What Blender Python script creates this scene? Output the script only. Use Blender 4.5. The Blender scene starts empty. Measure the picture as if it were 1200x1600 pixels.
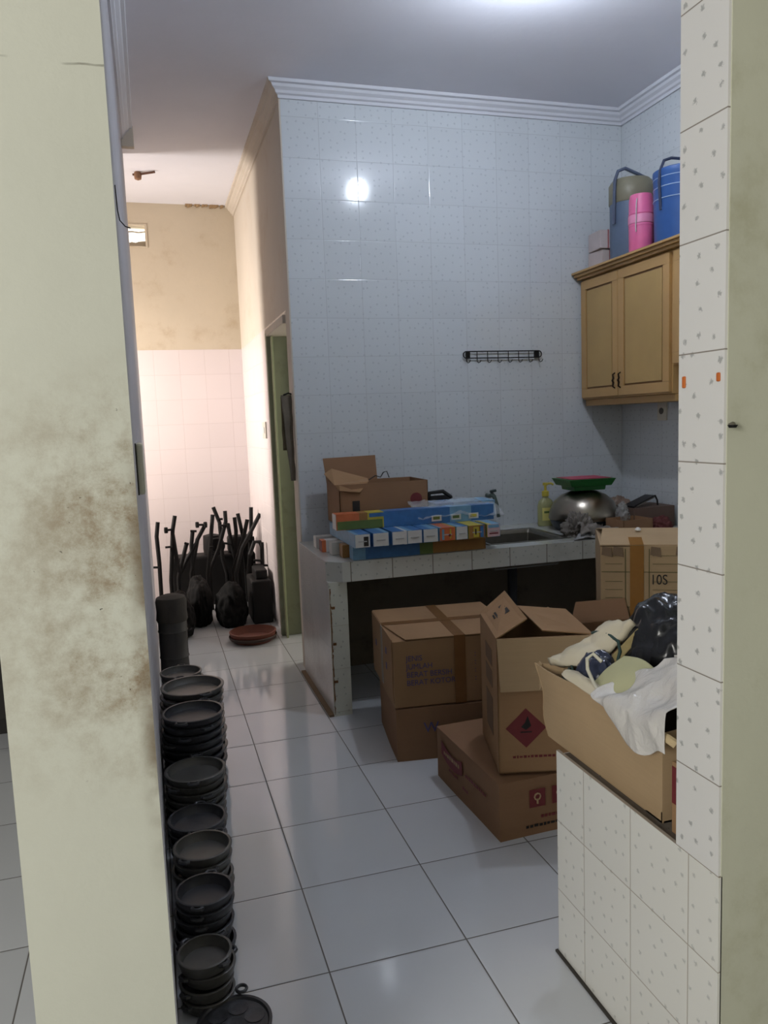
import bpy, math, random
from mathutils import Vector, Matrix, noise, Quaternion
random.seed(7)
PI = math.pi
S = bpy.context.scene
COL = S.collection

# ------------------------------------------------------------------ camera
cd = bpy.data.cameras.new('camera'); cam = bpy.data.objects.new('camera', cd); COL.objects.link(cam)
RT = Vector((0.95702, -0.28759, -0.03808)); FW = Vector((0.28265, 0.95212, -0.11604)); UP = Vector((0.06963, 0.10029, 0.99252))
RT.normalize(); FW = (FW - RT*FW.dot(RT)).normalized(); UP = RT.cross(FW)
cam.matrix_world = Matrix(((RT.x, UP.x, -FW.x, -0.3629), (RT.y, UP.y, -FW.y, -2.3164), (RT.z, UP.z, -FW.z, 1.4756), (0, 0, 0, 1)))
cd.sensor_fit = 'VERTICAL'; cd.sensor_height = 36.0; cd.lens = 27.23; cd.clip_start = .05
S.camera = cam

# ------------------------------------------------------------------ world, exposure, daylight, added front fill
w = bpy.data.worlds.new('world'); S.world = w; w.use_nodes = True
w.node_tree.nodes['Background'].inputs[0].default_value = (1.0, .93, .80, 1)
w.node_tree.nodes['Background'].inputs[1].default_value = 1.6
S.view_settings.view_transform = 'Standard'; S.view_settings.look = 'None'
S.view_settings.gamma = 1; S.view_settings.use_curve_mapping = False
S.view_settings.exposure = 0.65

def area(name, loc, target, sx, sy, power, color, spread=PI):
    l = bpy.data.lights.new(name, 'AREA'); l.shape = 'RECTANGLE'; l.size = sx; l.size_y = sy
    l.energy = power; l.color = color; l.spread = spread
    o = bpy.data.objects.new(name, l); COL.objects.link(o); o.location = loc
    o.rotation_euler = (Vector(target)-Vector(loc)).to_track_quat('-Z', 'Y').to_euler()
    o.visible_camera = True
    return o
# daylight through the window of the light well at the end of the corridor
area('daylight_well', (-1.97, 3.76, 1.75), (.45, 3.70, 1.68), 0.5, 1.0, 30, (1.0, .92, .86), math.radians(130))
# added area light for the front wall faces, unseen behind camera left
area('front_fill_light', (-2.9, -3.1, 1.9), (.3, -1.15, 1.2), 1.5, 1.3, 72, (1.0, .985, .93))

# ------------------------------------------------------------------ helpers
class MB:
    def __init__(s): s.v = []; s.f = []; s.m = []
    def add(s, vs, fs, mi=0):
        b = len(s.v); s.v += [tuple(p) for p in vs]; s.f += [tuple(i+b for i in f) for f in fs]; s.m += [mi]*len(fs); return s
    def box(s, x0, x1, y0, y1, z0, z1, mi=0):
        vs = [(x, y, z) for z in (z0, z1) for y in (y0, y1) for x in (x0, x1)]
        return s.add(vs, [(0, 2, 3, 1), (4, 5, 7, 6), (0, 1, 5, 4), (2, 6, 7, 3), (0, 4, 6, 2), (1, 3, 7, 5)], mi)
    def hexa(s, b, t, mi=0):   # bottom four, top four, both counter-clockwise
        return s.add(list(b)+list(t), [(3, 2, 1, 0), (4, 5, 6, 7), (0, 1, 5, 4), (1, 2, 6, 5), (2, 3, 7, 6), (3, 0, 4, 7)], mi)
    def panel(s, q, th, mi=0):  # thin board from a quad, thickness along its normal
        q = [Vector(p) for p in q]; n = (q[1]-q[0]).cross(q[3]-q[0]).normalized()*th/2
        return s.hexa([p-n for p in q], [p+n for p in q], mi)
    def lathe(s, prof, n=32, c=(0, 0, 0), sx=1, sy=1, mi=0):
        b = []; k = len(prof)
        for i in range(n):
            a = 2*PI*i/n
            for r, z in prof: b.append((c[0]+r*sx*math.cos(a), c[1]+r*sy*math.sin(a), c[2]+z))
        fs = [(i*k+j, ((i+1) % n)*k+j, ((i+1) % n)*k+j+1, i*k+j+1) for i in range(n) for j in range(k-1)]
        return s.add(b, fs, mi)
    def tube(s, pts, r, n=8, mi=0, closed=False):
        pts = [Vector(p) for p in pts]; rr = r if isinstance(r, (list, tuple)) else [r]*len(pts)
        vs = []; m = len(pts); up = None
        for i, p in enumerate(pts):
            if closed: t = pts[(i+1) % m]-pts[i-1]
            else: t = pts[min(i+1, m-1)]-pts[max(i-1, 0)]
            t.normalize()
            if up is None:
                up = Vector((0, 0, 1)) if abs(t.z) < .9 else Vector((1, 0, 0))
            a = t.cross(up).normalized(); b = a.cross(t).normalized(); up = b
            for k in range(n):
                th = 2*PI*k/n; vs.append(p+(a*math.cos(th)+b*math.sin(th))*rr[i])
        fs = []
        for i in range(m if closed else m-1):
            for k in range(n):
                j = (i+1) % m
                fs.append((i*n+k, i*n+(k+1) % n, j*n+(k+1) % n, j*n+k))
        if not closed: fs += [tuple(range(n-1, -1, -1)), tuple((m-1)*n+k for k in range(n))]
        return s.add(vs, fs, mi)
    def build(s, name, mats, parent=None, smooth=False, bevel=0, angle=40):
        me = bpy.data.meshes.new(name); me.from_pydata(s.v, [], s.f)
        for m in (mats if isinstance(mats, (list, tuple)) else [mats]): me.materials.append(m)
        for p, i in zip(me.polygons, s.m): p.material_index = i; p.use_smooth = smooth
        me.update(); me.validate()
        o = bpy.data.objects.new(name, me); COL.objects.link(o)
        if parent: o.parent = parent
        if bevel:
            b = o.modifiers.new('b', 'BEVEL'); b.width = bevel; b.segments = 2; b.limit_method = 'ANGLE'
        if smooth:
            e = o.modifiers.new('e', 'EDGE_SPLIT'); e.split_angle = math.radians(angle)
        return o
def tag(o, label, cat, group=None):
    o['label'] = label; o['category'] = cat
    if group: o['group'] = group
    return o
def thing(name, label, cat, loc=(0, 0, 0), rz=0, group=None):
    o = bpy.data.objects.new(name, None); COL.objects.link(o); o.location = loc; o.rotation_euler = (0, 0, rz)
    o.empty_display_size = .05
    return tag(o, label, cat, group)
def struct(o): o['kind'] = 'structure'; return o
def copy_tree(o, parent=None):
    kids = [c for c in bpy.data.objects if c.parent == o]
    c = o.copy(); COL.objects.link(c); c.parent = parent
    for k in kids: copy_tree(k, c)
    return c

# ------------------------------------------------------------------ materials
def lin(c): return tuple((x/255/12.92 if x/255 <= .04045 else ((x/255+.055)/1.055)**2.4) for x in c)+(1,)
class NT:
    def __init__(s, name, rough=.5, metal=0, spec=.5):
        s.mat = bpy.data.materials.new(name); s.mat.use_nodes = True; s.t = s.mat.node_tree
        s.b = s.t.nodes['Principled BSDF']; s.b.inputs['Roughness'].default_value = rough
        s.b.inputs['Metallic'].default_value = metal; s.b.inputs['Specular IOR Level'].default_value = spec
    def n(s, ty, **k):
        n = s.t.nodes.new(ty)
        for a, v in k.items():
            if isinstance(v, tuple) and a == 'ins': pass
            setattr(n, a, v)
        return n
    def l(s, a, b): s.t.links.new(a, b)
    def val(s, x, sock):
        if isinstance(x, (int, float)): sock.default_value = x
        elif isinstance(x, tuple): sock.default_value = x
        else: s.l(x, sock)
    def math(s, op, a, b=0, c=0):
        n = s.n('ShaderNodeMath', operation=op)
        s.val(a, n.inputs[0]); s.val(b, n.inputs[1]); s.val(c, n.inputs[2]); return n.outputs[0]
    def mix(s, f, a, b):
        n = s.n('ShaderNodeMix', data_type='RGBA'); s.val(f, n.inputs[0]); s.val(a, n.inputs[6]); s.val(b, n.inputs[7]); return n.outputs[2]
    def obj(s): return s.n('ShaderNodeTexCoord').outputs['Object']
    def noise(s, scale, vec, detail=4, rough=.5, dist=0):
        n = s.n('ShaderNodeTexNoise'); n.inputs['Scale'].default_value = scale; n.inputs['Detail'].default_value = detail
        n.inputs['Roughness'].default_value = rough; n.inputs['Distortion'].default_value = dist; s.l(vec, n.inputs['Vector']); return n.outputs['Fac']
    def ramp(s, f, a, b, lo=0, hi=1):
        n = s.n('ShaderNodeMapRange', interpolation_type='SMOOTHSTEP'); s.val(f, n.inputs[0]); s.val(a, n.inputs[1]); s.val(b, n.inputs[2]); s.val(lo, n.inputs[3]); s.val(hi, n.inputs[4]); return n.outputs[0]
    def color(s, x): s.val(x, s.b.inputs['Base Color'])
    def bump(s, h, strength=.3, dist=.002):
        n = s.n('ShaderNodeBump'); n.inputs['Strength'].default_value = strength; n.inputs['Distance'].default_value = dist
        s.l(h, n.inputs['Height']); s.l(n.outputs[0], s.b.inputs['Normal'])
MC = {}
def plain(name, rgb, rough=.5, metal=0, var=.12, scale=20, bump=0, spec=.5):
    if name in MC: return MC[name]
    t = NT(name, rough, metal, spec); c = lin(rgb); o = t.obj()
    f = t.noise(scale, o)
    t.color(t.mix(f, tuple(x*(1-var) for x in c[:3])+(1,), tuple(min(1, x*(1+var)) for x in c[:3])+(1,)))
    if bump: t.bump(t.noise(scale*4, o), bump, .002)
    MC[name] = t.mat; return t.mat

def tile_mat(name, base, ua, va, su, sv, ou, ov, grout, gw=.0016, dots=0, dotc=(120, 122, 120), rough=.13, cloud=.03, dirt=None, dotr=.0042, bumpd=.0015, dotk=.5):
    """glazed tiles: ua/va are the axes (0,1,2) running across and up the face"""
    t = NT(name, rough); o = t.obj(); sep = t.n('ShaderNodeSeparateXYZ'); t.l(o, sep.inputs[0])
    u = sep.outputs[ua]; v = sep.outputs[va]
    def edge(x, s, off):
        a = t.math('DIVIDE', t.math('SUBTRACT', x, off), s); fr = t.math('FRACT', a)
        return t.math('MULTIPLY', t.math('MINIMUM', fr, t.math('SUBTRACT', 1.0, fr)), s), t.math('FLOOR', a)
    eu, iu = edge(u, su, ou); ev, iv = edge(v, sv, ov)
    e = t.math('MINIMUM', eu, ev)
    g = t.ramp(e, gw*.6, gw*1.3, 1, 0)
    cell = t.n('ShaderNodeCombineXYZ'); t.l(iu, cell.inputs[0]); t.l(iv, cell.inputs[1])
    wn = t.n('ShaderNodeTexWhiteNoise'); t.l(cell.outputs[0], wn.inputs['Vector'])
    c = lin(base)
    f = t.math('ADD', t.math('MULTIPLY', wn.outputs['Value'], .5), t.math('MULTIPLY', t.noise(3.2, o, 3), .5))
    col = t.mix(f, tuple(x*(1-cloud*2) for x in c[:3])+(1,), tuple(min(1, x*(1+cloud)) for x in c[:3])+(1,))
    if dots:
        uv = t.n('ShaderNodeCombineXYZ'); t.l(u, uv.inputs[0]); t.l(v, uv.inputs[1])
        vo = t.n('ShaderNodeTexVoronoi', voronoi_dimensions='2D'); vo.inputs['Scale'].default_value = dots; vo.inputs['Randomness'].default_value = .62
        t.l(uv.outputs[0], vo.inputs['Vector'])
        d = t.math('DIVIDE', vo.outputs['Distance'], dots)
        wob = t.noise(230, o, 2)
        d2 = t.math('ADD', d, t.math('MULTIPLY', t.math('SUBTRACT', wob, .5), dotr*2.6))
        m = t.ramp(d2, dotr*.4, dotr*1.25, dotk, 0)
        col = t.mix(m, col, lin(dotc))
    if dirt:
        n1 = t.noise(2.3, o, 6, .65); z = sep.outputs[2]
        m = t.math('MULTIPLY', t.ramp(n1, .45, .75), dirt); col = t.mix(m, col, lin((120, 105, 80)))
    col = t.mix(g, col, lin(grout)); t.color(col)
    t.l(t.mix(g, (rough,)*3+(1,), (.8, .8, .8, 1)), t.b.inputs['Roughness'])
    h = t.ramp(e, 0, gw*3, 0, 1)
    wav = t.math('MULTIPLY', t.noise(9, o, 1), .25)
    t.bump(t.math('ADD', h, wav), .35, bumpd)
    return t.mat

def plaster(name, base, stain=(120, 95, 60), amount=.0, patch=None, crack=None, rough=.75, scale=2.0):
    t = NT(name, rough, spec=.3); o = t.obj(); sep = t.n('ShaderNodeSeparateXYZ'); t.l(o, sep.inputs[0]); c = lin(base)
    n1 = t.noise(scale, o, 6, .6)
    col = t.mix(n1, tuple(x*.88 for x in c[:3])+(1,), tuple(min(1, x*1.06) for x in c[:3])+(1,))
    if amount:
        m = t.math('MULTIPLY', t.ramp(t.noise(scale*1.7, o, 7, .68), .5, .78), amount); col = t.mix(m, col, lin(stain))
    if patch:   # grime worn into the plaster at hand height, denser to the corner
        z0, z1, xe, k = patch
        z = sep.outputs[2]; x = sep.outputs[0]
        band = t.math('MULTIPLY', t.ramp(z, z0-.16, z0+.1), t.ramp(z, z1-.12, z1+.12, 1, 0))
        side = t.ramp(x, xe-.20, xe, .35, 1)
        nn = t.ramp(t.noise(8, o, 10, .78), .38, .68)
        m = t.math('MULTIPLY', t.math('MULTIPLY', band, side), t.math('MULTIPLY', nn, k)); col = t.mix(m, col, lin(stain))
        sp = t.math('MULTIPLY', t.math('MULTIPLY', band, side), t.ramp(t.noise(95, o, 3, .6), .70, .76)); col = t.mix(sp, col, lin((50, 40, 28)))
        ed = t.math('MULTIPLY', t.ramp(x, xe-.028, xe, 0, .75), t.ramp(z, .75, .95)); ed = t.math('MULTIPLY', ed, t.math('MULTIPLY', t.ramp(t.noise(12, o, 5), .3, .6), t.ramp(z, 1.3, 1.5, 1, 0))); col = t.mix(ed, col, lin((95, 72, 42)))
    if crack is not None:
        d = t.math('ABSOLUTE', t.math('SUBTRACT', t.math('ADD', sep.outputs[2], t.math('MULTIPLY', t.noise(9, o, 4), .02)), crack))
        m = t.math('MULTIPLY', t.ramp(d, .0006, .0022, .7, 0), t.ramp(t.noise(14, o, 2), .35, .6)); col = t.mix(m, col, lin((95, 90, 75)))
    t.color(col); t.bump(t.noise(22, o, 6, .6), .25, .004); return t.mat

def cardboard(name, rgb, rough=.8):
    if name in MC: return MC[name]
    t = NT(name, rough, spec=.25); o = t.obj(); c = lin(rgb)
    mp = t.n('ShaderNodeMapping'); mp.inputs['Scale'].default_value = (1, 1, 30); t.l(o, mp.inputs[0])
    f = t.math('ADD', t.math('MULTIPLY', t.noise(5, o, 5), .7), t.math('MULTIPLY', t.noise(6, mp.outputs[0], 2), .3))
    t.color(t.mix(f, tuple(x*.8 for x in c[:3])+(1,), tuple(min(1, x*1.15) for x in c[:3])+(1,)))
    t.bump(t.noise(14, o, 4), .3, .004); MC[name] = t.mat; return t.mat

def film(name, rgb, alpha=.35, rough=.15):
    if name in MC: return MC[name]
    t = NT(name, rough); t.color(lin(rgb)); t.b.inputs['Alpha'].default_value = alpha
    t.b.inputs['Specular IOR Level'].default_value = .8
    o = t.obj(); t.bump(t.noise(25, o, 5, .6, .6), .8, .01); MC[name] = t.mat; return t.mat

M_floor = tile_mat('floor_tile', (204, 207, 210), 0, 1, .4, .4, 0, 0, (96, 92, 88), gw=.0022, rough=.085, cloud=.05)
M_back = tile_mat('kitchen_wall_tile', (205, 210, 214), 0, 2, .2174, .2196, .878, 2.959, (172, 175, 180), gw=.0011, dots=21, dotc=(140, 148, 158), dotr=.0060, rough=.10, dotk=.36)
M_side = tile_mat('kitchen_side_tile', (205, 210, 214), 1, 2, .2174, .2196, .0, 2.959, (172, 175, 180), gw=.0011, dots=21, dotc=(140, 148, 158), dotr=.0060, rough=.10, dotk=.36)
M_jamb = tile_mat('pillar_tile', (226, 224, 220), 1, 2, 3., .2035, -.535, .5625, (140, 132, 122), gw=.0013, dots=20, dotc=(118, 120, 118), dotr=.0055, dotk=.55, rough=.2, cloud=.02)
M_low = tile_mat('low_wall_tile', (226, 224, 216), 1, 2, .2, .198, -.535, .584, (165, 155, 140), gw=.0012, dots=21, dotc=(140, 142, 138), dotr=.005, dotk=.42, rough=.2, cloud=.02)
M_far = tile_mat('corridor_tile', (226, 216, 216), 0, 2, .2113, .2113, -.2935, 2.15, (198, 186, 184), gw=.001, rough=.25, cloud=.02)
M_cor = tile_mat('corridor_side_tile', (226, 216, 214), 1, 2, .2113, .2113, 4.63, 2.15, (185, 175, 170), gw=.0012, rough=.25, cloud=.02)
M_cnt = tile_mat('counter_tile', (196, 196, 188), 0, 2, .217, .115, .548, .8, (100, 92, 78), gw=.0022, dots=21, dotc=(120, 125, 120), dotr=.005, rough=.25, dirt=.35)
M_cnt2 = tile_mat('counter_side_tile', (206, 204, 200), 1, 2, .215, .2225, 1.385, .79, (160, 152, 142), gw=.001, dots=21, dotc=(150, 152, 150), dotr=.004, rough=.25, dirt=.22)
M_cntt = tile_mat('counter_top_tile', (186, 188, 184), 0, 1, .217, .2, .548, 1.37, (120, 112, 98), gw=.0018, rough=.22, dirt=.4)
M_ceil = plaster('ceiling_paint', (232, 232, 240), amount=0, scale=1.2)
M_corn = plaster('cornice_paint', (214, 215, 222), scale=2)
M_cream = plaster('corridor_plaster', (206, 194, 174), (170, 148, 118), .6, scale=2.2)
M_creamr = plaster('corridor_side_plaster', (206, 196, 182), (176, 150, 118), .3, scale=1.6)
M_lw = plaster('left_wall_paint', (188, 186, 190), (150, 140, 125), .2)
M_pl = plaster('pillar_plaster_left', (204, 204, 190), (122, 94, 54), .0, patch=(1.04, 1.5, -.387, 1.0), crack=1.975, scale=1.8)
M_pr = plaster('pillar_plaster_right', (204, 204, 184), (150, 145, 105), .5, scale=2.4)
M_room = plaster('front_room_paint', (200, 198, 180), scale=1.5)
M_green = plaster('green_door_paint', (146, 149, 126), (84, 76, 58), .4, scale=3, rough=.5)
M_conc = plain('bare_concrete', (105, 98, 88), .85, var=.35, scale=18, bump=.4)
M_dark = plain('dark_cabinet', (38, 34, 30), .6)
M_iron = plain('black_iron', (19, 18, 18), .6, .0, var=.3, scale=30, spec=.3)
M_sack = plain('black_sack', (15, 15, 15), .8, .0, var=.4, scale=12, spec=.2)
M_pan = plain('dark_pan', (56, 57, 61), .42, .2, var=.3, scale=18, bump=.25)
M_pan2 = plain('dark_pan_grey', (86, 85, 82), .4, .2, var=.3, scale=12, bump=.2)
M_card = cardboard('cardboard', (158, 124, 90)); M_card2 = cardboard('cardboard_pale', (178, 152, 118)); M_card3 = cardboard('cardboard_brown', (142, 108, 80))
M_tape = plain('brown_tape', (128, 90, 56), .25, var=.15)
M_blueink = plain('faded_blue_print', (84, 80, 120), .7); M_redink = plain('dark_red_print', (112, 38, 42), .6); M_black = plain('black_ink', (30, 26, 24), .6)
M_wood = plain('varnished_wood', (186, 148, 94), .4, var=.12, scale=6); M_wood2 = plain('varnished_wood_panel', (180, 148, 92), .4, var=.14, scale=5); M_woodd = plain('wood_groove', (120, 84, 42), .5)
M_steel = plain('steel', (150, 142, 130), .28, 1, var=.1); M_steeld = plain('dull_steel', (130, 126, 118), .35, .9, var=.15)
M_white = plain('white_card', (205, 204, 200), .5); M_blue = plain('blue_print', (58, 106, 158), .4, var=.35, scale=25)
M_lblue = plain('light_blue_print', (112, 156, 186), .4, var=.3, scale=25); M_orange = plain('orange_print', (196, 104, 62), .4, var=.2)
M_yellow = plain('yellow_print', (186, 170, 62), .4, var=.2); M_greenp = plain('green_print', (92, 112, 58), .4, var=.25); M_ora2 = plain('amber_print', (146, 104, 54), .45, var=.25)
M_clear = film('clear_plastic_film', (225, 230, 235), .22, .1); M_milky = film('milky_plastic', (224, 220, 214), .84, .25)
M_bag = plain('black_plastic', (30, 31, 34), .24, var=.3, scale=8, bump=.35); M_bluebag = plain('dark_blue_plastic', (52, 58, 78), .2, var=.3, scale=8, bump=.6)
M_cream_c = plain('cream_cloth', (206, 196, 172), .85, var=.1, scale=9, bump=.3); M_palegreen = plain('pale_green_cloth', (184, 182, 142), .85, var=.08, scale=9, bump=.2)
M_teal = plain('teal_cloth', (72, 92, 92), .8, var=.2, scale=20); M_greyc = plain('grey_cloth', (122, 116, 110), .95, var=.15, scale=15, bump=.4)
M_gcord = plain('green_cord', (42, 66, 62), .7); M_wcord = plain('white_cord', (205, 200, 180), .7); M_mat = plain('woven_mat_edge', (150, 134, 90), .8, var=.3, scale=60)
M_plug = plain('switch_plate', (200, 195, 182), .4, var=.04)

# ------------------------------------------------------------------ the shell
YW, YF, XR, XC, XL, ZC = 2.156, 4.63, 2.62, .45, -.41, 3.35
def sbox(name, m, *a, **k): return struct(MB().box(*a).build(name, m, **k))
sbox('floor', M_floor, -3.2, 2.9, -5.2, 4.9, -.12, 0)
sbox('ceiling', M_ceil, -3.2, 2.9, -5.2, 4.9, ZC, ZC+.12)
M_under = plaster('rough_dark_render', (128, 116, 100), (70, 60, 48), .6, scale=3, rough=.9)
mb = MB(); mb.box(XC, XR+.14, YW, YW+.12, 0, .69, 1); mb.box(XC, XR+.14, YW, YW+.12, .69, ZC, 0); struct(mb.build('wall_back', [M_back, M_under]))
mb = MB(); mb.box(XR, XR+.14, -1.03, YW, 0, .69, 1); mb.box(XR, XR+.14, -1.03, YW, .69, ZC, 0); struct(mb.build('wall_right', [M_side, M_under]))
def wall_x(name, mats, x0, x1, y0, y1, z1, hole=None, split=None, z0=0):
    mb = MB()
    def slab(a, b, c, d):
        if b-a < 1e-4 or d-c < 1e-4: return
        if split and c < split < d:
            mb.box(x0, x1, a, b, c, split, 0); mb.box(x0, x1, a, b, split, d, 1)
        else: mb.box(x0, x1, a, b, c, d, 1 if (split and c >= split) else 0)
    if hole:
        ya, yb, za, zb = hole
        slab(y0, ya, z0, z1); slab(yb, y1, z0, z1); slab(ya, yb, z0, za); slab(ya, yb, zb, z1)
    else: slab(y0, y1, z0, z1)
    return struct(mb.build(name, mats))
# corridor right wall: tiled up to 2.15, cream plaster above, with the green door's opening
wall_x('wall_corridor_right', [M_cor, M_creamr], XC, XC+.14, YW+.121, YF, ZC, hole=(2.31, 3.06, 0, 2.10), split=2.15)
# plastered corner post of the wall end, beside the doorway
struct(MB().box(XC-.008, XC+.001, YW+.001, YW+.13, 0, ZC-.08).build('trim_1', M_creamr))
# far wall with vent hole
mb = MB(); vy = (-.46, -.275, 2.99, 3.18)
for (a, b, c, d) in ((-2.05, vy[0], 0, ZC), (vy[1], XC+.14, 0, ZC), (vy[0], vy[1], 0, vy[2]), (vy[0], vy[1], vy[3], ZC)):
    if c < 2.15 < d: mb.box(a, b, YF, YF+.14, c, 2.15, 0); mb.box(a, b, YF, YF+.14, 2.15, d, 1)
    else: mb.box(a, b, YF, YF+.14, c, d, 1)
struct(mb.build('wall_far', [M_far, M_cream]))
# left wall of the corridor, ending where the light well opens
sbox('wall_left', M_lw, XL-.15, XL, -1.03, 3.45, 0, ZC)
sbox('wall_well_near', M_creamr, -2.05, XL-.151, 3.33, 3.45, 0, ZC)
wall_x('wall_well_left', [M_cream, M_cream], -2.05, -1.9, 3.451, YF, ZC, hole=(3.46, 4.06, 1.2, 2.3))
wf = thing('window_1', 'plain wooden window frame in the side wall of the light well', 'window', (-1.975, 3.76, 1.2)); wf['kind'] = 'structure'
del wf['label']; del wf['category']
mb = MB()
for a in ((-.05, .05, -.30, -.27, 0, 1.1), (-.05, .05, .27, .30, 0, 1.1), (-.05, .05, -.27, .27, 0, .04), (-.05, .05, -.27, .27, 1.06, 1.1)): mb.box(*a)
mb.build('window_frame', M_wood, wf, bevel=.003)
# doorway between front room and kitchen: left pillar, right pillar
mb = MB(); X0, X1, Y0, Y1 = -.584, -.388, -1.16, -1.031
vs = [(x, y, z) for z in (0, ZC) for y in (Y0, Y1) for x in (X0, X1)]
mb.add(vs, [(0, 2, 3, 1), (4, 5, 7, 6), (0, 1, 5, 4), (2, 6, 7, 3), (0, 4, 6, 2)], 0); mb.add(vs, [(1, 3, 7, 5)], 1)
struct(mb.build('wall_left_pillar', [M_pl, M_lw]))
mb = MB(); mb.box(.6255, 2.75, -1.158, -1.031, 0, ZC)
struct(mb.build('wall_right_pillar', M_pr))
sbox('trim_2', M_jamb, .620, .6254, -1.156, -1.031, .5848, ZC)
# front room
sbox('wall_front_left', M_room, -3.2, -3.06, -5.06, 2.0, 0, ZC)
sbox('wall_front_right', M_room, 2.76, 2.9, -5.06, -1.158, 0, ZC)
sbox('wall_front_back', M_room, -3.2, 2.9, -5.2, -5.061, 0, ZC)
sbox('wall_left_room', M_room, -3.05, XL-.151, 2.3, 2.42, 0, ZC)

# cornices: stepped profile swept along the walls
def cornice(name, p0, p1, inward, m=M_corn, size=.075, mitre=0):
    prof = [(0, -.082), (.012, -.082), (.014, -.066), (.026, -.060), (.030, -.046), (.046, -.034), (.052, -.020), (.068, -.016), (.072, 0), (0, 0)]
    p0 = Vector(p0); p1 = Vector(p1); n = Vector(inward); mb = MB(); vs = []
    for p, sgn in ((p0, 1), (p1, -1)):
        for a, z in prof: vs.append(p+n*a*size/.075+Vector((0, 0, z))+((p0-p1).normalized()*a*mitre if sgn == 1 else Vector()))
    k = len(prof); fs = [(i, (i+1) % k, k+(i+1) % k, k+i) for i in range(k)]+[tuple(range(k-1, -1, -1)), tuple(range(k, 2*k))]
    mb.add(vs, fs); return struct(mb.build(name, m))
cornice('trim_3', (XC, YW, ZC), (XR, YW, ZC), (0, -1, 0), mitre=1)
cornice('trim_4', (XR, YW, ZC), (XR, -1.03, ZC), (-1, 0, 0))
cornice('trim_5', (XL, -1.03, ZC), (XL, 2.93, ZC), (1, 0, 0))
cornice('trim_6', (XC, YW, ZC), (XC, YF, ZC), (-1, 0, 0), M_creamr, mitre=1)
struct(MB().box(XL, XL+.075, 2.93, 2.98, ZC-.125, ZC).build('trim_7', M_creamr, bevel=.004))

# green door frame and door leaf in the corridor
d1 = bpy.data.objects.new('door_1', None); COL.objects.link(d1); d1.location = (XC, 2.7, 0); struct(d1)
mb = MB()
mb.box(-.022, .13, .31, .36, 0, 2.10); mb.box(.01, .13, -.389, -.345, 0, 2.10)
mb.build('door_frame', M_green, d1, bevel=.004)
MB().box(-.02, .13, -.37, .37, 2.075, 2.125).build('door_head', M_creamr, d1, bevel=.004)
mb = MB()
mb.box(.131, .80, .262, .30, .012, 2.06)
for x in (.20, .27, .34, .41, .48, .55, .62, .69): mb.box(x, x+.004, .2612, .262, .05, 2.03, 1)
dl = mb.build('door_leaf', [M_green, M_woodd], d1, bevel=.002)
MB().box(.004, .014, .24, .309, .0, 2.07).build('door_edge_strip', plain('pale_green_edge', (172, 180, 140), .5), d1)

# ------------------------------------------------------------------ ceiling lamp (bulb on a short holder)
bl = thing('ceiling_lamp', 'white light bulb hanging from the kitchen ceiling', 'lamp', (1.28, .68, ZC))
MB().lathe([(0, 0), (.045, 0), (.045, -.02), (.02, -.035), (.02, -.07), (0, -.07)], 24).build('lamp_holder', M_white, bl, smooth=True)
g = NT('lit_bulb'); g.color((1, 1, 1, 1)); g.b.inputs['Emission Color'].default_value = (.80, .88, 1, 1); g.b.inputs['Emission Strength'].default_value = 460
MB().lathe([(0, -.07), (.015, -.07), (.02, -.08), (.032, -.105), (.034, -.125), (.026, -.148), (.012, -.157), (0, -.159)], 24).build('bulb', g.mat, bl, smooth=True)

# ------------------------------------------------------------------ kitchen counter
kc = thing('kitchen_counter', 'tiled masonry kitchen counter with a chamfered corner along the back wall', 'counter', (.43, 1.37, 0))
mb = MB()      # slab in local coordinates, sink hole left open
def LX(x): return x-.43
def LY(y): return y-1.37
z0, z1 = .69, .79
hx0, hx1, hy0, hy1 = 1.36, 1.83, 1.50, 1.95
P = [(LX(.43), LY(1.435)), (LX(.50), LY(1.37)), (LX(hx0), LY(1.37)), (LX(hx0), LY(YW)-.001), (LX(.43), LY(YW)-.001)]
# (the wall corner sits at .45: the slab starts beside it)
mb.add([(x, y, z) for z in (z0, z1) for x, y in P], [(4, 3, 2, 1, 0)], 0)
mb.f.append((5, 6, 7, 8, 9)); mb.m.append(1)
for i in range(5):
    j = (i+1) % 5; mb.f.append((i, j, 5+j, 5+i)); mb.m.append(2 if i == 4 else 0)
mb2 = []
for a in ((hx0, hx1, 1.37, hy0), (hx0, hx1, hy1, YW-.001), (hx1, XR-.001, 1.37, YW-.001)):
    x0, x1, y0, y1 = LX(a[0]), LX(a[1]), LY(a[2]), LY(a[3])
    vs = [(x, y, z) for z in (z0, z1) for y in (y0, y1) for x in (x0, x1)]
    mb.add(vs, [(0, 2, 3, 1), (0, 1, 5, 4), (2, 6, 7, 3), (0, 4, 6, 2), (1, 3, 7, 5)], 0); mb.add(vs, [(4, 5, 7, 6)], 1)
mb.build('worktop', [M_cnt, M_cntt, M_cnt2], kc)
M_legf = tile_mat('counter_leg_tile', (205, 205, 192), 0, 2, 3, .2225, -1, .69, (170, 160, 140), gw=.001, dots=21, dotc=(120, 125, 118), dotr=.005, rough=.25, dirt=.3)
mb = MB(); mb.add([(x, y, z) for z in (0, .69) for y in (.02, LY(YW)-.001) for x in (0, .095)], [(0, 2, 3, 1), (4, 5, 7, 6), (2, 6, 7, 3), (1, 3, 7, 5)], 0)
mb.add([(x, y, z) for z in (0, .69) for y in (.02, LY(YW)-.001) for x in (0, .095)], [(0, 4, 6, 2)], 1); mb.add([(x, y, z) for z in (0, .69) for y in (.02, LY(YW)-.001) for x in (0, .095)], [(0, 1, 5, 4)], 2)
lg = mb.build('side_panel', [M_cnt, M_cnt2, M_legf], kc)
M_rust = plain('rust_stain', (112, 76, 40), .9, var=.5, scale=60)
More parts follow.
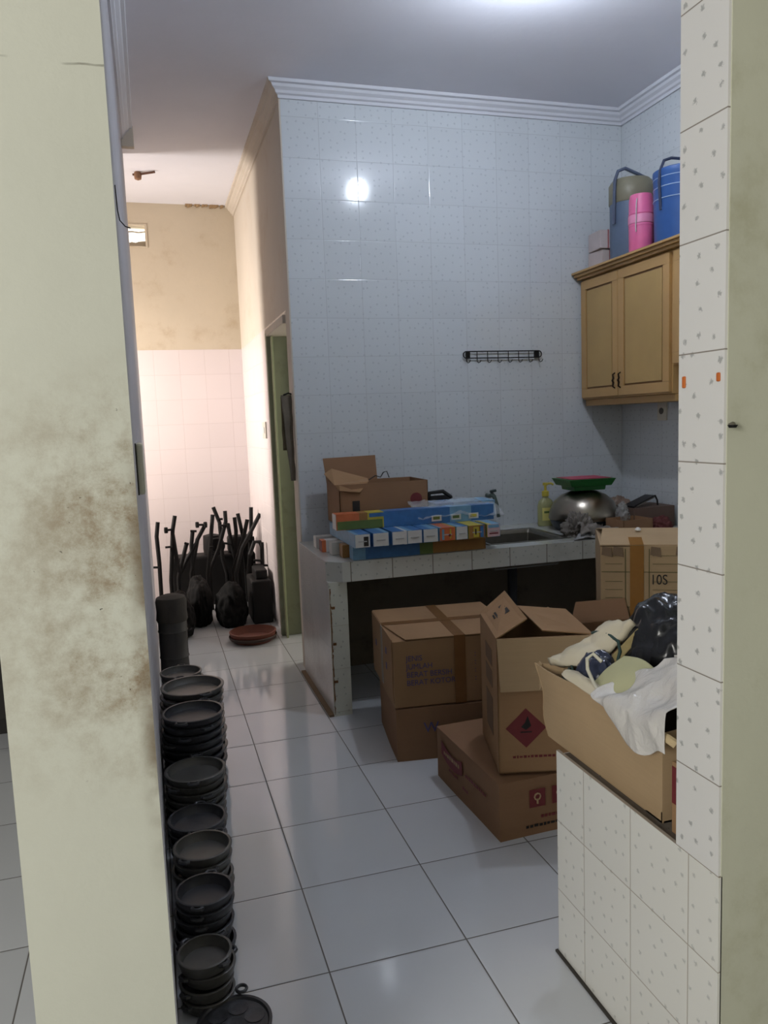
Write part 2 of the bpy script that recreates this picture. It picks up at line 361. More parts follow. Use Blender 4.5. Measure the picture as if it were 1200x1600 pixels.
rr = random.Random(3); zz = .01      # rusty broken tile edge: ragged strip
pts = []
while zz < .66: pts.append((zz, rr.uniform(.001, .008))); zz += rr.uniform(.008, .025)
mb = MB(); n = len(pts)
mb.add([(.004, .0186, z) for z, w_ in pts]+[(.004+w_, .0186, z) for z, w_ in pts]+[(.004, .0202, z) for z, w_ in pts]+[(.004+w_, .0202, z) for z, w_ in pts],
       [(i, n+i, n+i+1, i+1) for i in range(n-1)]+[(n+i, 3*n+i, 3*n+i+1, n+i+1) for i in range(n-1)])
mb.build('chipped_edge', M_rust, kc)
for z in (.18, .375, .56): MB().box(.010, .028, .0178, .0199, z-.006, z+.008).build('rust_spot', M_rust, kc, bevel=.002)
struct(MB().box(.405, .4295, 1.39, YW, 0, .012).build('trim_9', plain('grimy_grout', (120, 100, 78), .9)))
sk = thing('kitchen_sink', 'stainless steel sink basin set in the tiled counter', 'sink', (1.595, 1.725, .79))
mb = MB(); a, b = .235, .225
ring = lambda s, z: [(-a*s, -b*s, z), (a*s, -b*s, z), (a*s, b*s, z), (-a*s, b*s, z)]
L = [ring(1.06, .003), ring(.94, .002), ring(.90, -.02), ring(.84, -.15)]
vs = sum(L, []); fs = [(k*4+i, k*4+(i+1) % 4, k*4+4+(i+1) % 4, k*4+4+i) for k in range(3) for i in range(4)]+[(12, 13, 14, 15)]
mb.add(vs, fs); o = mb.build('basin', M_steeld, sk, bevel=.006); sm = o.modifiers.new('s', 'SOLIDIFY'); sm.thickness = .003
MB().lathe([(0, 0), (.03, 0), (.03, .004), (.022, .002), (0, .002)], 20, (0, 0, -.149)).build('drain', M_steel, sk, smooth=True)
MB().tube([(0, 0, -.15), (0, 0, -.3), (.02, .05, -.42), (.02, .1, -.5), (.02, .1, -.78)], .028, 12).build('drain_pipe', plain('dark_pipe', (44, 44, 48), .5), sk, smooth=True)
# dark hole patch on the wall under the counter
tag(MB().lathe([(0, 0), (.035, 0), (.04, .008), (.03, .012), (0, .012)], 20).build('pipe_cap', plain('rusty_cap', (50, 34, 28), .8), smooth=True), 'small dark rusty pipe cap on the wall below the counter', 'pipe cap')
o = bpy.data.objects['pipe_cap']; o.location = (1.50, YW-.0005, .56); o.rotation_euler = (PI/2, 0, 0)

# faucet
fc = thing('faucet', 'grey-green faucet on the wall above the sink', 'faucet', (1.64, YW, .99))
MB().tube([(0, -.001, 0), (0, -.05, 0), (.002, -.075, .01), (.006, -.09, .0), (.02, -.1, -.05), (.028, -.105, -.13)], [.014, .013, .015, .013, .011, .011], 12).build('spout', plain('verdigris_metal', (92, 108, 104), .35, .5), fc, smooth=True)
MB().tube([(-.016, -.085, .03), (.022, -.085, .035)], .009, 10).build('tap_handle', plain('verdigris_dark', (60, 74, 76), .4, .5), fc, smooth=True)

# ------------------------------------------------------------------ low tiled partition wall with concrete top
lw = thing('low_partition', 'low white tiled partition with a bare concrete top beside the doorway', 'partition', (.62, -.535, 0))
mb = MB(); mb.box(0, .008, -.623, 0, 0, .584); mb.box(.008, .60, -.008, 0, 0, .572); 
mb.build('tile_facing', M_low, lw)
MB().box(.0085, .60, -.4955, -.0085, 0, .574).build('concrete_core', M_conc, lw)
struct(MB().box(.612, .6195, -1.158, -.53, 0, .006).build('trim_10', plain('dark_joint', (60, 56, 50), .9)))
mb = MB(); rr = random.Random(5)
for k in range(60):
    x = rr.uniform(.65, 1.0); y = rr.uniform(-.98, -.56); s = rr.uniform(.002, .007); mb.box(x, x+s, y, y+s*1.3, .574, .574+s*.6)
o = mb.build('mortar_crumbs', M_conc); o['kind'] = 'stuff'; tag(o, 'loose grey mortar crumbs along the top of the low tiled partition', 'debris')

# small marks on the pillar
for (y, z, h) in ((-1.048, 1.528, .011), (-1.142, 1.532, .008)):
    o = tag(MB().box(.6165, .6205, y-.0045, y+.0045, z-h, z+h).build('wall_plug', plain('orange_plug', (196, 104, 40), .5), bevel=.002), 'orange wall plug in the white tiled pillar, '+('inner one nearer the kitchen' if y > -1.1 else 'outer one nearer the plaster'), 'wall plug')
nl = thing('nail', 'rusty bent nail head at the edge of tile and plaster on the right pillar', 'nail', (.632, -1.159, 1.445))
MB().tube([(0, .004, 0), (-.004, -.01, .002), (-.010, -.016, .0)], [.004, .005, .003], 8).build('shank', M_steeld, nl, smooth=True)
MB().lathe([(0, .002), (.009, .001), (.006, -.004), (0, -.004)], 10, (-.006, -.012, .0)).build('head', M_iron, nl, smooth=True)

# ------------------------------------------------------------------ cartons
def text_mesh(s, size, m, parent, loc, rot, name='printed_text', squash=1):
    cu = bpy.data.curves.new('t', 'FONT'); cu.body = s; cu.size = size; cu.extrude = .0003; cu.align_x = 'LEFT'
    to = bpy.data.objects.new('t', cu); COL.objects.link(to)
    bpy.context.view_layer.update()
    me = bpy.data.meshes.new_from_object(to.evaluated_get(bpy.context.evaluated_depsgraph_get()))
    bpy.data.objects.remove(to); me.materials.clear(); me.materials.append(m)
    o = bpy.data.objects.new(name, me); COL.objects.link(o); o.parent = parent; o.location = loc; o.rotation_euler = rot; o.scale = (squash, 1, 1)
    return o
FRONT = (PI/2, 0, 0); LEFT = (PI/2, 0, -PI/2)
def wobbly_box(w, d, h, amp=.004, seed=0, n=6, z0=0):
    """box with slightly bowed cardboard sides; origin at front-left-bottom"""
    mb = MB()
    def disp(p):
        q = Vector(p)*4+Vector((seed*3.1, seed, 0)); v = noise.noise_vector(q)
        return (p[0]+v.x*amp, p[1]+v.y*amp, p[2]+v.z*amp*(1 if p[2] > z0+.01 else 0))
    def face(fn):
        vs = []; 
        for i in range(n+1):
            for j in range(n+1): vs.append(disp(fn(i/n, j/n)))
        mb.add(vs, [(i*(n+1)+j, (i+1)*(n+1)+j, (i+1)*(n+1)+j+1, i*(n+1)+j+1) for i in range(n) for j in range(n)])
    face(lambda a, b: (a*w, 0, z0+b*h)); face(lambda a, b: (w-a*w, d, z0+b*h)); face(lambda a, b: (0, d-a*d, z0+b*h)); face(lambda a, b: (w, a*d, z0+b*h))
    face(lambda a, b: (a*w, b*d, z0+h)); face(lambda a, b: (a*w, d-b*d, z0))
    return mb
def carton(name, label, loc, rz, w, d, h, mat=None, seed=0, tape='x', group=None, cat='cardboard box'):
    t = thing(name, label, cat, loc, rz, group); mat = mat or M_card
    wobbly_box(w, d, h, .004, seed).build('body', mat, t)
    mb = MB()
    if tape == 'x':   # flaps meeting in the middle along X
        mb.box(.0, w, 0, d/2-.002, h+.002, h+.006); mb.box(.0, w, d/2+.002, d, h+.002, h+.006)
        mb.build('top_flap', mat, t, bevel=.001)
        m2 = MB(); m2.box(-.004, w+.002, d/2-.025, d/2+.025, h+.0065, h+.0075); m2.box(-.0055, -.0045, d/2-.025, d/2+.025, h-.1, h+.0075); m2.build('tape', M_tape, t)
    elif tape == 'y':
        mb.box(0, w/2-.002, 0, d, h+.002, h+.006); mb.box(w/2+.002, w, 0, d, h+.002, h+.006)
        mb.build('top_flap', mat, t, bevel=.001)
        m2 = MB(); m2.box(w/2-.025, w/2+.025, -.006, d+.002, h+.0065, h+.0075); m2.box(w/2-.025, w/2+.025, -.0075, -.0055, h-.28 if h > .28 else .0, h+.0075); m2.build('tape', M_tape, t)
    return t
# A: stack under the counter
lo = carton('cardboard_box', 'brown cardboard box on the floor under the counter, carrying the larger taped box', (.568, .770, 0), math.radians(-8), .50, .47, .235, M_card3, 1, tape=None)
text_mesh('W', .065, M_blueink, lo, (.12, -.0055, .125), FRONT)
up = carton('cardboard_box', 'large taped cardboard box with faded blue printing, stacked on another box under the counter', (.566, .775, .242), math.radians(-7), .56, .56, .295, M_card, 2, tape=None)
mb = MB(); mb.box(.055, .56, -.004, .27, .298, .302); mb.box(.0, .56, .275, .56, .298, .302); mb.box(-.004, 0, .012, .27, .02, .30); mb.box(-.004, .0, .28, .55, .02, .30)
mb.hexa([(0, .275, .298), (.055, 0, .298), (.056, .27, .298), (.03, .275, .298)], [(0, .275, .302), (.055, 0, .302), (.056, .27, .302), (.03, .275, .302)])
mb.build('top_flap', M_card, up, bevel=.001)
mb = MB(); mb.box(.27, .32, -.004, .56, .3025, .3035); mb.box(.27, .32, -.0065, -.0045, .0, .3035); mb.box(0, .56, .25, .30, .3036, .3042); mb.build('tape', M_tape, up)
MB().box(-.0065, -.0045, .245, .285, .03, .3).build('clear_tape', plain('pale_tape', (188, 176, 160), .25), up)
for i, s in enumerate(('JENIS', 'JUMLAH', 'BERAT BERSIH', 'BERAT KOTOR')):
    text_mesh(s, .034, M_blueink, up, (.055, -.006, .205-.036*i), FRONT, squash=.95)
    text_mesh(('KG', ':', ':', ':')[i] if i else ':', .034, M_blueink, up, (.36, -.006, .205-.036*i), FRONT)
for y, z in ((.14, .20), (.14, .13), (.42, .16)): MB().box(-.0055, -.0045, y, y+.025, z, z+.03).build('printed_mark', M_blueink, up)

# C: flat carton at the front with dark red labels
cb = carton('cardboard_box', 'low cardboard box with dark red labels on the floor in front', (.708, .030, 0), math.radians(2), .46, .56, .212, M_card3, 3, tape=None)
def dashes(n, w, h, rnd, gap=.4):
    mb = MB(); x = 0
    while x < w:
        l = rnd.uniform(.5, 1.3)*h; mb.box(x, x+l, -.0006, 0, rnd.uniform(0, h*.15), h*rnd.uniform(.8, 1)); x += l+h*gap
    return mb
def place(o, loc, rot): o.location = loc; o.rotation_euler = rot; return o
rnd = random.Random(11)
def lab(parent, y, z, w, h):   # red square label with pale centre mark
    MB().box(0, w, -.0008, 0, 0, h).build('red_label', M_redink, parent).location = (y, -.0055, z)
for k, x in enumerate((.115, .205)):
    lab(cb, x, .105, .062, .065)
    m = MB(); m.tube([(.031+.012*math.cos(a*PI/4), -.002, .038+.012*math.sin(a*PI/4)) for a in range(8)], .003, 6, closed=True); m.tube([(.031, -.002, .03), (.031, -.002, .012)], .004, 6)
    m.build('label_mark', M_card2, cb).location = (x, -.0055, .105)
place(dashes(8, .13, .012, rnd).build('printed_marks', M_redink, cb), (.16, -.0052, .06), (0, 0, 0))
place(dashes(8, .2, .012, rnd).build('printed_marks', M_black, cb), (.10, -.0052, .03), (0, 0, 0))
m = MB(); N = 10   # curved red ribbon label on the left side
vs = []
for i in range(N+1):
    y = .50-.20*i/N; z = .150-.028*math.sin(PI*i/N*.9)+.0*i; vs += [(-.0058, y, z-.028), (-.0058, y, z+.028)]
m.add(vs, [(2*i, 2*i+1, 2*i+3, 2*i+2) for i in range(N)]); o = m.build('red_label', M_redink, cb); o.modifiers.new('s', 'SOLIDIFY').thickness = .0006
o = dashes(8, .15, .016, rnd).build('label_letters', M_card2, cb); place(o, (-.0062, .475, .128), (0, 0, -PI/2))
place(dashes(8, .17, .014, rnd).build('printed_marks', M_redink, cb), (-.0052, .27, .12), (0, -0.0, -PI/2))
place(dashes(6, .05, .012, rnd).build('printed_marks', M_redink, cb), (-.0052, .30, .06), (0, 0, -PI/2))
place(dashes(6, .08, .012, rnd).build('printed_marks', M_redink, cb), (-.0052, .43, .075), (0, 0, -PI/2))

# open carton helper: four walls + bottom, plus flaps given as quads
def open_carton(name, label, loc, rz, w, d, h, mat, flaps=(), th=.004, dent=None):
    t = thing(name, label, 'cardboard box', loc, rz)
    mb = MB(); 
    mb.box(0, w, 0, d, 0, th)
    for q in (((0, 0), (w, 0)), ((w, 0), (w, d)), ((w, d), (0, d)), ((0, d), (0, 0))):
        n = 8; vs = []; (ax, ay), (bx, by) = q
        for i in range(n+1):
            for j in range(n+1):
                a = i/n; b = j/n; p = Vector((ax+(bx-ax)*a, ay+(by-ay)*a, h*b))
                if dent: p = dent(p)
                vs.append(p)
        mb.add(vs, [(i*(n+1)+j, (i+1)*(n+1)+j, (i+1)*(n+1)+j+1, i*(n+1)+j+1) for i in range(n) for j in range(n)])
    o = mb.build('body', mat, t); s = o.modifiers.new('s', 'SOLIDIFY'); s.thickness = th; s.offset = -1
    for q in flaps: MB().panel(q, th).build('flap', mat, t)
    return t
W, D, H = .34, .37, .49
db = open_carton('cardboard_box', 'tall open cardboard box with a dark red diamond, standing on the low box', (.735, .085, .2215), math.radians(-15), W, D, H, M_card,
    flaps=[((0, .004, H), (0, D, H), (.10, D+.0, H+.085), (.115, .03, H+.06)),            # left flap raised inward
           ((W, 0.01, H), (W-.17, .04, H+.012), (W-.20, D-.03, H+.03), (W, D, H)),          # right flap lying almost shut
           ((.02, D, H), (W, D, H), (W-.01, D+.03, H-.12), (.02, D+.03, H-.12))])
MB().panel(((.0, -.006, H), (.008, -.016, H-.185), (W-.006, -.018, H-.185), (W, -.006, H)), .004).build('front_flap', M_card2, db)
MB().box(0, W, -.006, .02, H-.012, H-.004).build('flap_rim', M_card3, db)
mm = MB(); c = (.098, .165); r = .072
mm.add([(c[0]-r, -.0015, c[1]), (c[0], -.0015, c[1]-r), (c[0]+r, -.0015, c[1]), (c[0], -.0015, c[1]+r)], [(0, 1, 2, 3)])
dia = mm.build('red_diamond', M_redink, db); dia.modifiers.new('s', 'SOLIDIFY').thickness = .0008
mm = MB(); mm.add([(c[0]-.018, -.003, c[1]+.005), (c[0], -.003, c[1]-.006), (c[0]+.018, -.003, c[1]+.008), (c[0]+.006, -.003, c[1]+.045), (c[0]-.004, -.003, c[1]+.02)], [(0, 1, 2, 3, 4)])
mm.box(c[0]-.02, c[0]+.02, -.0032, -.0022, c[1]-.016, c[1]-.012); mm.build('flame_mark', M_black, db)
place(dashes(10, .21, .010, rnd).build('printed_marks', M_redink, db), (.05, -.0008, .055), (0, 0, 0))
MB().box(.255, .33, -.0014, -.0004, .15, .19).build('printed_patch', plain('olive_print', (86, 78, 50), .7), db)
for z0_, z1_, c_ in ((.10, .24, M_redink), (.28, .34, M_ora2), (.36, .42, M_ora2)): MB().box(-.0014, -.0004, .10, .24, z0_, z1_).build('side_label', plain('worn_side_label', (110, 84, 58), .7), db)
A_, B_, C_, D_ = [Vector(p) for p in ((0, .004, H), (0, D, H), (.10, D, H+.085), (.115, .03, H+.06))]
nn_ = (D_-A_).cross(B_-A_).normalized(); nn_ = nn_ if nn_.z < 0 else -nn_
def onflap(a, b, off): return (A_*(1-a)+B_*a)*(1-b)+(D_*(1-a)+C_*a)*b+nn_*off
for sgn in (1, -1):
    for (a0, a1, b0, b1) in ((.60, .72, .55, .72), (.42, .56, .50, .75), (.46, .66, .34, .40), (.50, .62, .26, .31)):
        m = MB(); m.panel([onflap(a0, b0, sgn*.003), onflap(a1, b0, sgn*.003), onflap(a1, b1, sgn*.003), onflap(a0, b1, sgn*.003)], .0012); m.build('printed_mark', M_black, db)
# E: open carton to the right with one flap up
eb = open_carton('cardboard_box', 'plain cardboard box with a flap up between the tall open and big taped boxes', (1.205, .15, 0), math.radians(-6), .26, .30, .62, M_card3,
    flaps=[((0, 0, .62), (0, .30, .62), (-.10, .30, .70), (-.20, .14, .72)), ((0, .30, .62), (.26, .30, .62), (.26, .34, .70), (.04, .34, .70))])
# G under F
gb = carton('cardboard_box', 'cardboard box on the floor beneath the big taped box', (1.43, .54, 0), math.radians(-28), .54, .5, .44, M_card3, 5, tape='x')
# F: big taped carton with marker writing
FH = .47
fb = thing('cardboard_box', 'big pale cardboard box with brown tape and handwriting, behind the black bag', 'cardboard box', (1.42, .52, .4485), math.radians(-30))
wobbly_box(.52, .50, FH, .006, 6).build('body', M_card2, fb)
MB().panel(((0, 0, FH+.004), (.52, 0, FH+.004), (.52, .25, FH+.04), (0.02, .25, FH+.04)), .004).build('top_flap', M_card2, fb)
MB().panel(((.02, .26, FH+.036), (.52, .26, FH+.036), (.52, .5, FH+.004), (0, .5, FH+.004)), .004).build('top_flap', M_card2, fb)
mb = MB(); mb.box(.12, .175, -.009, -.007, .0, FH+.004); mb.hexa([(.12, -.008, FH+.0065), (.175, -.008, FH+.0065), (.175, .10, FH+.022), (.12, .10, FH+.022)], [(.12, -.008, FH+.0075), (.175, -.008, FH+.0075), (.175, .10, FH+.023), (.12, .10, FH+.023)]); mb.build('tape', plain('amber_tape', (150, 106, 54), .2), fb)
mb = MB(); mb.box(.0, .52, -.0087, -.0069, .09, .15); mb.build('tape', plain('amber_tape_low', (142, 104, 58), .25), fb)
mb = MB()
for z in (.36, .21): mb.box(.005, .515, -.0076, -.0062, z, z+.003)
for x in (.10, .195, .33): mb.box(x, x+.003, -.0076, -.0062, .06, FH-.01)
for zz in (.18, .25, .285, .32, .395, .43):
    for x0_, x1_ in ((.02, .09), (.21, .32), (.35, .50)): mb.box(x0_, x1_, -.0074, -.0062, zz, zz+.0018)
mb.build('printed_grid', plain('green_grid_print', (92, 88, 52), .8), fb)
text_mesh('10S', .06, M_black, fb, (.20, -.0078, .31), FRONT, 'handwriting', .8)
mb = MB()
for x in (.005, .05, .20, .30, .40): MB().panel(((x, -.010, FH-.035), (x+.045, -.010, FH-.045), (x+.04, -.010, FH-.005), (x+.004, -.010, FH+.0)), .002).build('torn_tape', plain('torn_clear_tape', (128, 108, 88), .15), fb)
tag(MB().lathe([(0, 0), (.012, .002), (.014, .008), (.006, .016), (0, .015)], 7, (0, 0, 0)).build('paper_scrap', M_white, bevel=.001), 'crumpled white paper scrap on top of the big taped box', 'paper scrap').location = (1.66, .60, .955)

# H: big open box on the low partition
HX, HY0, HY1 = .655, -.938, -.42
def dentH(p):
    q = p.copy()
    if p.x < .01:
        k = p.z/.2
        q.y += .05*k*(p.y/.53)+.012*math.sin(k*7)*(1 if p.y > .4 else 0); q.x += .008*math.sin(p.y*9)*k
        if p.y > .30: q.z -= 0
    q.z += .012*math.sin(p.y*11+p.x*7)*(p.z/.2)
    return q
hb = open_carton('cardboard_box', 'open cardboard box full of bags and cloth on top of the low tiled partition', (HX, HY0, .5745), 0, .40, .512, .205, M_card2,
    flaps=[((.0, .558, .205), (.0, .545, .2), (.0, .54, .14), (.0, .555, .12)), ((.06, -.012, .205), (.40, -.012, .205), (.40, -.016, .12), (.06, -.016, .13))], dent=dentH)
kb = thing('cardboard_box', 'small cardboard box with a red panel wedged beside the white tiled pillar', 'cardboard box', (.652, -1.024, .5745))
MB().box(0, .30, 0, .05, 0, .16).build('body', M_card, kb, bevel=.002)
MB().box(-.001, .0, .002, .048, .068, .15).build('red_panel', M_redink, kb)

def lump(sx, sy, sz, seed, crease=.25, n=4, freq=2.2, flat=.35, sharp=1.0):
    """crumpled bag-like closed mesh sitting on z=0"""
    bm = bpy.data.meshes.new('tmp'); import bmesh as B
    b = B.new(); B.ops.create_icosphere(b, subdivisions=n+1, radius=1)
    mb = MB()
    vs = []
    off = Vector((seed*7.3, seed*1.7, seed*3.9))
    for v in b.verts:
        p = v.co.copy(); f = noise.fractal(p*freq+off, .7, 2.0, 4); rdg = 1-abs(noise.noise(p*freq*1.7+off*2))*2
        s = 1+crease*(f*.7+rdg*.5*sharp-.2)
        q = Vector((p.x*s*sx, p.y*s*sy, p.z*s*sz)); 
        if q.z < -sz*flat: q.z = -sz*flat
        vs.append((q.x, q.y, q.z+sz*flat))
    fs = [tuple(v.index for v in f.verts) for f in b.faces]; b.free(); bpy.data.meshes.remove(bm)
    mb.add(vs, fs); return mb
def bag(name, label, cat, loc, dims, seed, mat, rot=(0, 0, 0), crease=.25, freq=2.2, flat=.35):
    o = lump(*dims, seed, crease, 4, freq, flat).build(name, mat, smooth=True, angle=80); o.location = loc; o.rotation_euler = rot
    return tag(o, label, cat)
def sheet(name, label, cat, corners, nx, ny, amp, seed, mat, th=.002, parent=None, freq=6, sag=0):
    """crumpled sheet spanning a bilinear quad"""
    c = [Vector(p) for p in corners]; vs = []; nrm = (c[1]-c[0]).cross(c[3]-c[0]).normalized()
    for i in range(nx+1):
        for j in range(ny+1):
            a = i/nx; b = j/ny; p = (c[0]*(1-a)+c[1]*a)*(1-b)+(c[3]*(1-a)+c[2]*a)*b
            f = noise.fractal(p*freq+Vector((seed, seed*2, 0)), .8, 2, 4); p = p+nrm*f*amp+noise.noise_vector(p*freq*1.4+Vector((0, seed, 0)))*amp*.5
            p.z -= sag*math.sin(PI*a)*math.sin(PI*b); vs.append(p)
    mb = MB(); mb.add(vs, [(i*(ny+1)+j, (i+1)*(ny+1)+j, (i+1)*(ny+1)+j+1, i*(ny+1)+j+1) for i in range(nx) for j in range(ny)])
    o = mb.build(name, mat, parent, smooth=True, angle=85); s = o.modifiers.new('s', 'SOLIDIFY'); s.thickness = th; s.offset = 0
    return tag(o, label, cat) if label else o

def drape(name, label, cat, rows, nx, ny, amp, seed, mat, th=.0015, freq=9):
    """crumpled sheet running smoothly through rows of control points"""
    def cr(P, t):
        n = len(P)-1; f = min(max(t, 0), .99999)*n; i = int(f); u = f-i
        p0, p1, p2, p3 = P[max(i-1, 0)], P[i], P[i+1], P[min(i+2, n)]
        return .5*((2*p1)+(p2-p0)*u+(2*p0-5*p1+4*p2-p3)*u*u+(3*p1-p0-3*p2+p3)*u**3)
    R = [[Vector(p) for p in row] for row in rows]; vs = []
    for i in range(nx+1):
        col = [cr(row, i/nx) for row in R]
        for j in range(ny+1):
            p = cr(col, j/ny); q = p*freq+Vector((seed, seed*.7, 0))
            rdg = (1-2*abs(noise.noise(q*1.3)))*.5
            vs.append(p+noise.noise_vector(q)*amp+Vector((-.6, 0, .6))*rdg*amp)
    mb = MB(); mb.add(vs, [(i*(ny+1)+j, (i+1)*(ny+1)+j, (i+1)*(ny+1)+j+1, i*(ny+1)+j+1) for i in range(nx) for j in range(ny)])
    o = mb.build(name, mat, smooth=True, angle=85); s_ = o.modifiers.new('s', 'SOLIDIFY'); s_.thickness = th; s_.offset = 0
    return tag(o, label, cat)
bag('plastic_bag', 'bulging glossy black plastic bag at the back of the open box', 'plastic bag', (.925, -.60, .60), (.115, .155, .208), 3, M_bag, (0, 0, .2), .16, 1.6, .78)
bag('plastic_bag', 'dark blue see-through plastic bag of goods in the open box', 'plastic bag', (.745, -.545, .60), (.062, .085, .135), 5, M_bluebag, (0, 0, .2), .14, 2.0, .75)
cbn = thing('cloth_bundle', 'cream cloth bundle tied with green string at the far end of the open box', 'cloth bundle', (.76, -.47, .6))
o = sheet('cloth_roll', None, None, [(-.085, .075, .180), (.08, .01, .285), (.075, -.10, .315), (-.03, -.055, .185)], 22, 14, .018, 4, M_cream_c, .022, cbn, freq=9)
o = sheet('rolled_edge', None, None, [(-.03, -.065, .17), (.08, -.112, .305), (.09, -.125, .29), (-.02, -.08, .155)], 14, 6, .004, 9, M_mat, .010, cbn)
MB().tube([(.03, .03, .262), (.03, -.01, .275), (.033, -.05, .277), (.035, -.09, .268), (.03, -.105, .245), (.02, -.10, .20)], .0045, 8).build('string', M_gcord, cbn, smooth=True)
MB().tube([(-.03, .05, .222), (-.05, .02, .215), (-.06, -.01, .19), (-.055, -.02, .16)], .0032, 8).build('string', M_gcord, cbn, smooth=True)
bag('cloth', 'crumpled dark teal cloth tucked into the far corner of the open box', 'cloth', (.708, -.465, .60), (.030, .035, .095), 12, M_teal, (0, 0, .3), .25, 2, .8)
drape('cloth', 'pale green folded cloth lying across the middle of the open box', 'cloth', [[(.685, -.60, .765), (.72, -.63, .82), (.76, -.645, .855)], [(.672, -.68, .785), (.72, -.705, .835), (.77, -.71, .86)], [(.672, -.76, .785), (.72, -.78, .825), (.78, -.77, .835)]], 20, 20, .008, 7, M_palegreen, .012, freq=5)
drape('cloth', 'cream cloth corner hanging over the rim of the open box', 'cloth', [[(.640, -.535, .790), (.643, -.62, .775), (.646, -.70, .768)], [(.655, -.53, .80), (.658, -.60, .797), (.66, -.67, .788)], [(.69, -.54, .79), (.69, -.60, .785), (.69, -.66, .78)]], 18, 12, .008, 2, M_cream_c, .006, freq=12)
drape('plastic_bag', 'milky white plastic bag spilling over the side of the open box', 'plastic bag', [
    [(.640, -.755, .768), (.630, -.83, .742), (.628, -.90, .735), (.632, -.975, .758)],
    [(.643, -.70, .795), (.632, -.79, .795), (.630, -.88, .792), (.636, -.97, .80)],
    [(.71, -.70, .825), (.70, -.80, .842), (.70, -.88, .848), (.70, -.968, .86)],
    [(.78, -.76, .83), (.78, -.80, .885), (.78, -.86, .905), (.78, -.968, .885)]], 60, 50, .022, 21, M_milky, .0015, freq=13)
drape('plastic_bag', 'peak of thin white plastic sticking up beside the tiled pillar', 'plastic bag', [[(.79, -.79, .80), (.80, -.88, .80), (.80, -.968, .80)], [(.79, -.79, .90), (.81, -.86, .915), (.82, -.966, .90)]], 24, 14, .012, 13, M_milky, .001, freq=13)
tag(MB().tube([(.70, -.63, .845), (.688, -.61, .862), (.676, -.60, .848), (.668, -.615, .825), (.664, -.65, .80), (.655, -.69, .79)], .0048, 10).build('cord', M_wcord, smooth=True), 'thick white cord loop on the dark blue bag in the open box', 'cord')
tag(MB().tube([(.645+.009*math.sin(i*1.5), -.925-.012*i, .770+.010*math.cos(i*1.9)+.003*i) for i in range(6)], .010, 8).build('rope', plain('straw_rope', (196, 174, 134), .8, bump=.5), smooth=True), 'knotted straw-coloured cord end beside the white plastic bag', 'cord')

# ------------------------------------------------------------------ goods on the kitchen counter
TZ = .7915
def longbox(label, x0, x1, y0, y1, z0, z1, cols, endmat=M_white, group=None, axis='x', extra=None, rz=0):
    t = thing('carton_of_goods', label, 'product box', ((x0+x1)/2, (y0+y1)/2, z0), rz, group)
    w, d, h = x1-x0, y1-y0, z1-z0; mb = MB(); e = .003
    if axis == 'x':
        n = len(cols); mb2 = []
        mb = MB(); mats = []
        for i, (c, f) in enumerate(cols):
            a = -w/2+w*sum(k for _, k in cols[:i]); b = a+w*f; mats.append(c); mb.box(a, b, -d/2, d/2, 0, h, i)
        mb.build('sleeve', mats, t)
        for s in (-1, 1): MB().box(s*w/2-.0015, s*w/2+.0015, -d/2+.002, d/2-.002, .002, h-.002).build('end_flap', endmat, t)
    else:
        mats = [c for c, _ in cols]; mb = MB()
        for i, (c, f) in enumerate(cols):
            a = -w/2+w*sum(k for _, k in cols[:i]); b = a+w*f; mb.box(a, b, -d/2, d/2, 0, h, i)
        mb.build('sleeve', mats, t)
        MB().box(-w/2+.002, w/2-.002, -d/2-.0015, -d/2, .002, h-.002).build('end_flap', endmat, t)
        MB().box(-w*.28, w*.28, -d/2-.0035, -d/2-.0015, h*.42, h*.5).build('tuck_slot', plain('pale_grey_card', (168, 168, 166), .6), t)
    return t
longbox('long blue and orange box at the front of the bottom layer on the counter', .565, 1.285, 1.395, 1.465, TZ, .858, [(M_lblue, .09), (M_blue, .40), (M_greenp, .1), (M_ora2, .41)], M_lblue)
longbox('amber long box second from the front in the bottom layer on the counter', .535, 1.24, 1.49, 1.56, TZ, .857, [(M_ora2, .3), (M_yellow, .2), (M_ora2, .5)], M_ora2)
longbox('white-ended long box third from the front in the bottom layer', .505, 1.22, 1.60, 1.67, TZ, .856, [(M_white, .3), (M_lblue, .7)], M_white)
longbox('long box with a red end stripe behind the white-ended one in the bottom layer', .475, 1.20, 1.71, 1.78, TZ, .855, [(M_orange, .03), (M_white, .3), (M_blue, .67)], M_redink)
longbox('long pale box at the back of the bottom layer near the wall', .475, 1.18, 1.86, 1.93, TZ, .855, [(M_white, .4), (M_lblue, .6)], M_white)
k = .981; ends = [(.581, .661), (.676, .759), (.777, .857), (.859, .939), (.945, 1.026), (1.034, 1.122), (1.127, 1.192), (1.198, 1.291), (1.302, 1.377)]
spec = [('blue box with a torn white end, leftmost in the end-on row on the counter', [(M_lblue, .25), (M_blue, .75)], M_white),
        ('blue box with a white end, second from the left in the end-on row', [(M_blue, .7), (M_lblue, .3)], M_white),
        ('blue box with a slotted white end, third from the left in the end-on row', [(M_blue, .8), (M_white, .2)], M_white),
        ('blue box with a white end, fourth from the left in the end-on row', [(M_lblue, .3), (M_blue, .7)], M_white),
        ('blue box with a white end, fifth from the left in the end-on row', [(M_blue, .5), (M_lblue, .5)], M_white),
        ('orange and yellow box end between white-ended boxes in the end-on row', [(M_lblue, .15), (M_orange, .7), (M_yellow, .15)], M_orange),
        ('narrow blue box with a grey-white end right of the orange one', [(M_lblue, .5), (M_blue, .5)], M_white),
        ('yellow-topped box with an amber end in the end-on row', [(M_yellow, .85), (M_blue, .15)], M_ora2),
        ('blue box with a pink and white end, rightmost in the end-on row beside the sink', [(M_yellow, .3), (M_lblue, .7)], plain('pink_white_card', (206, 176, 176), .5))]
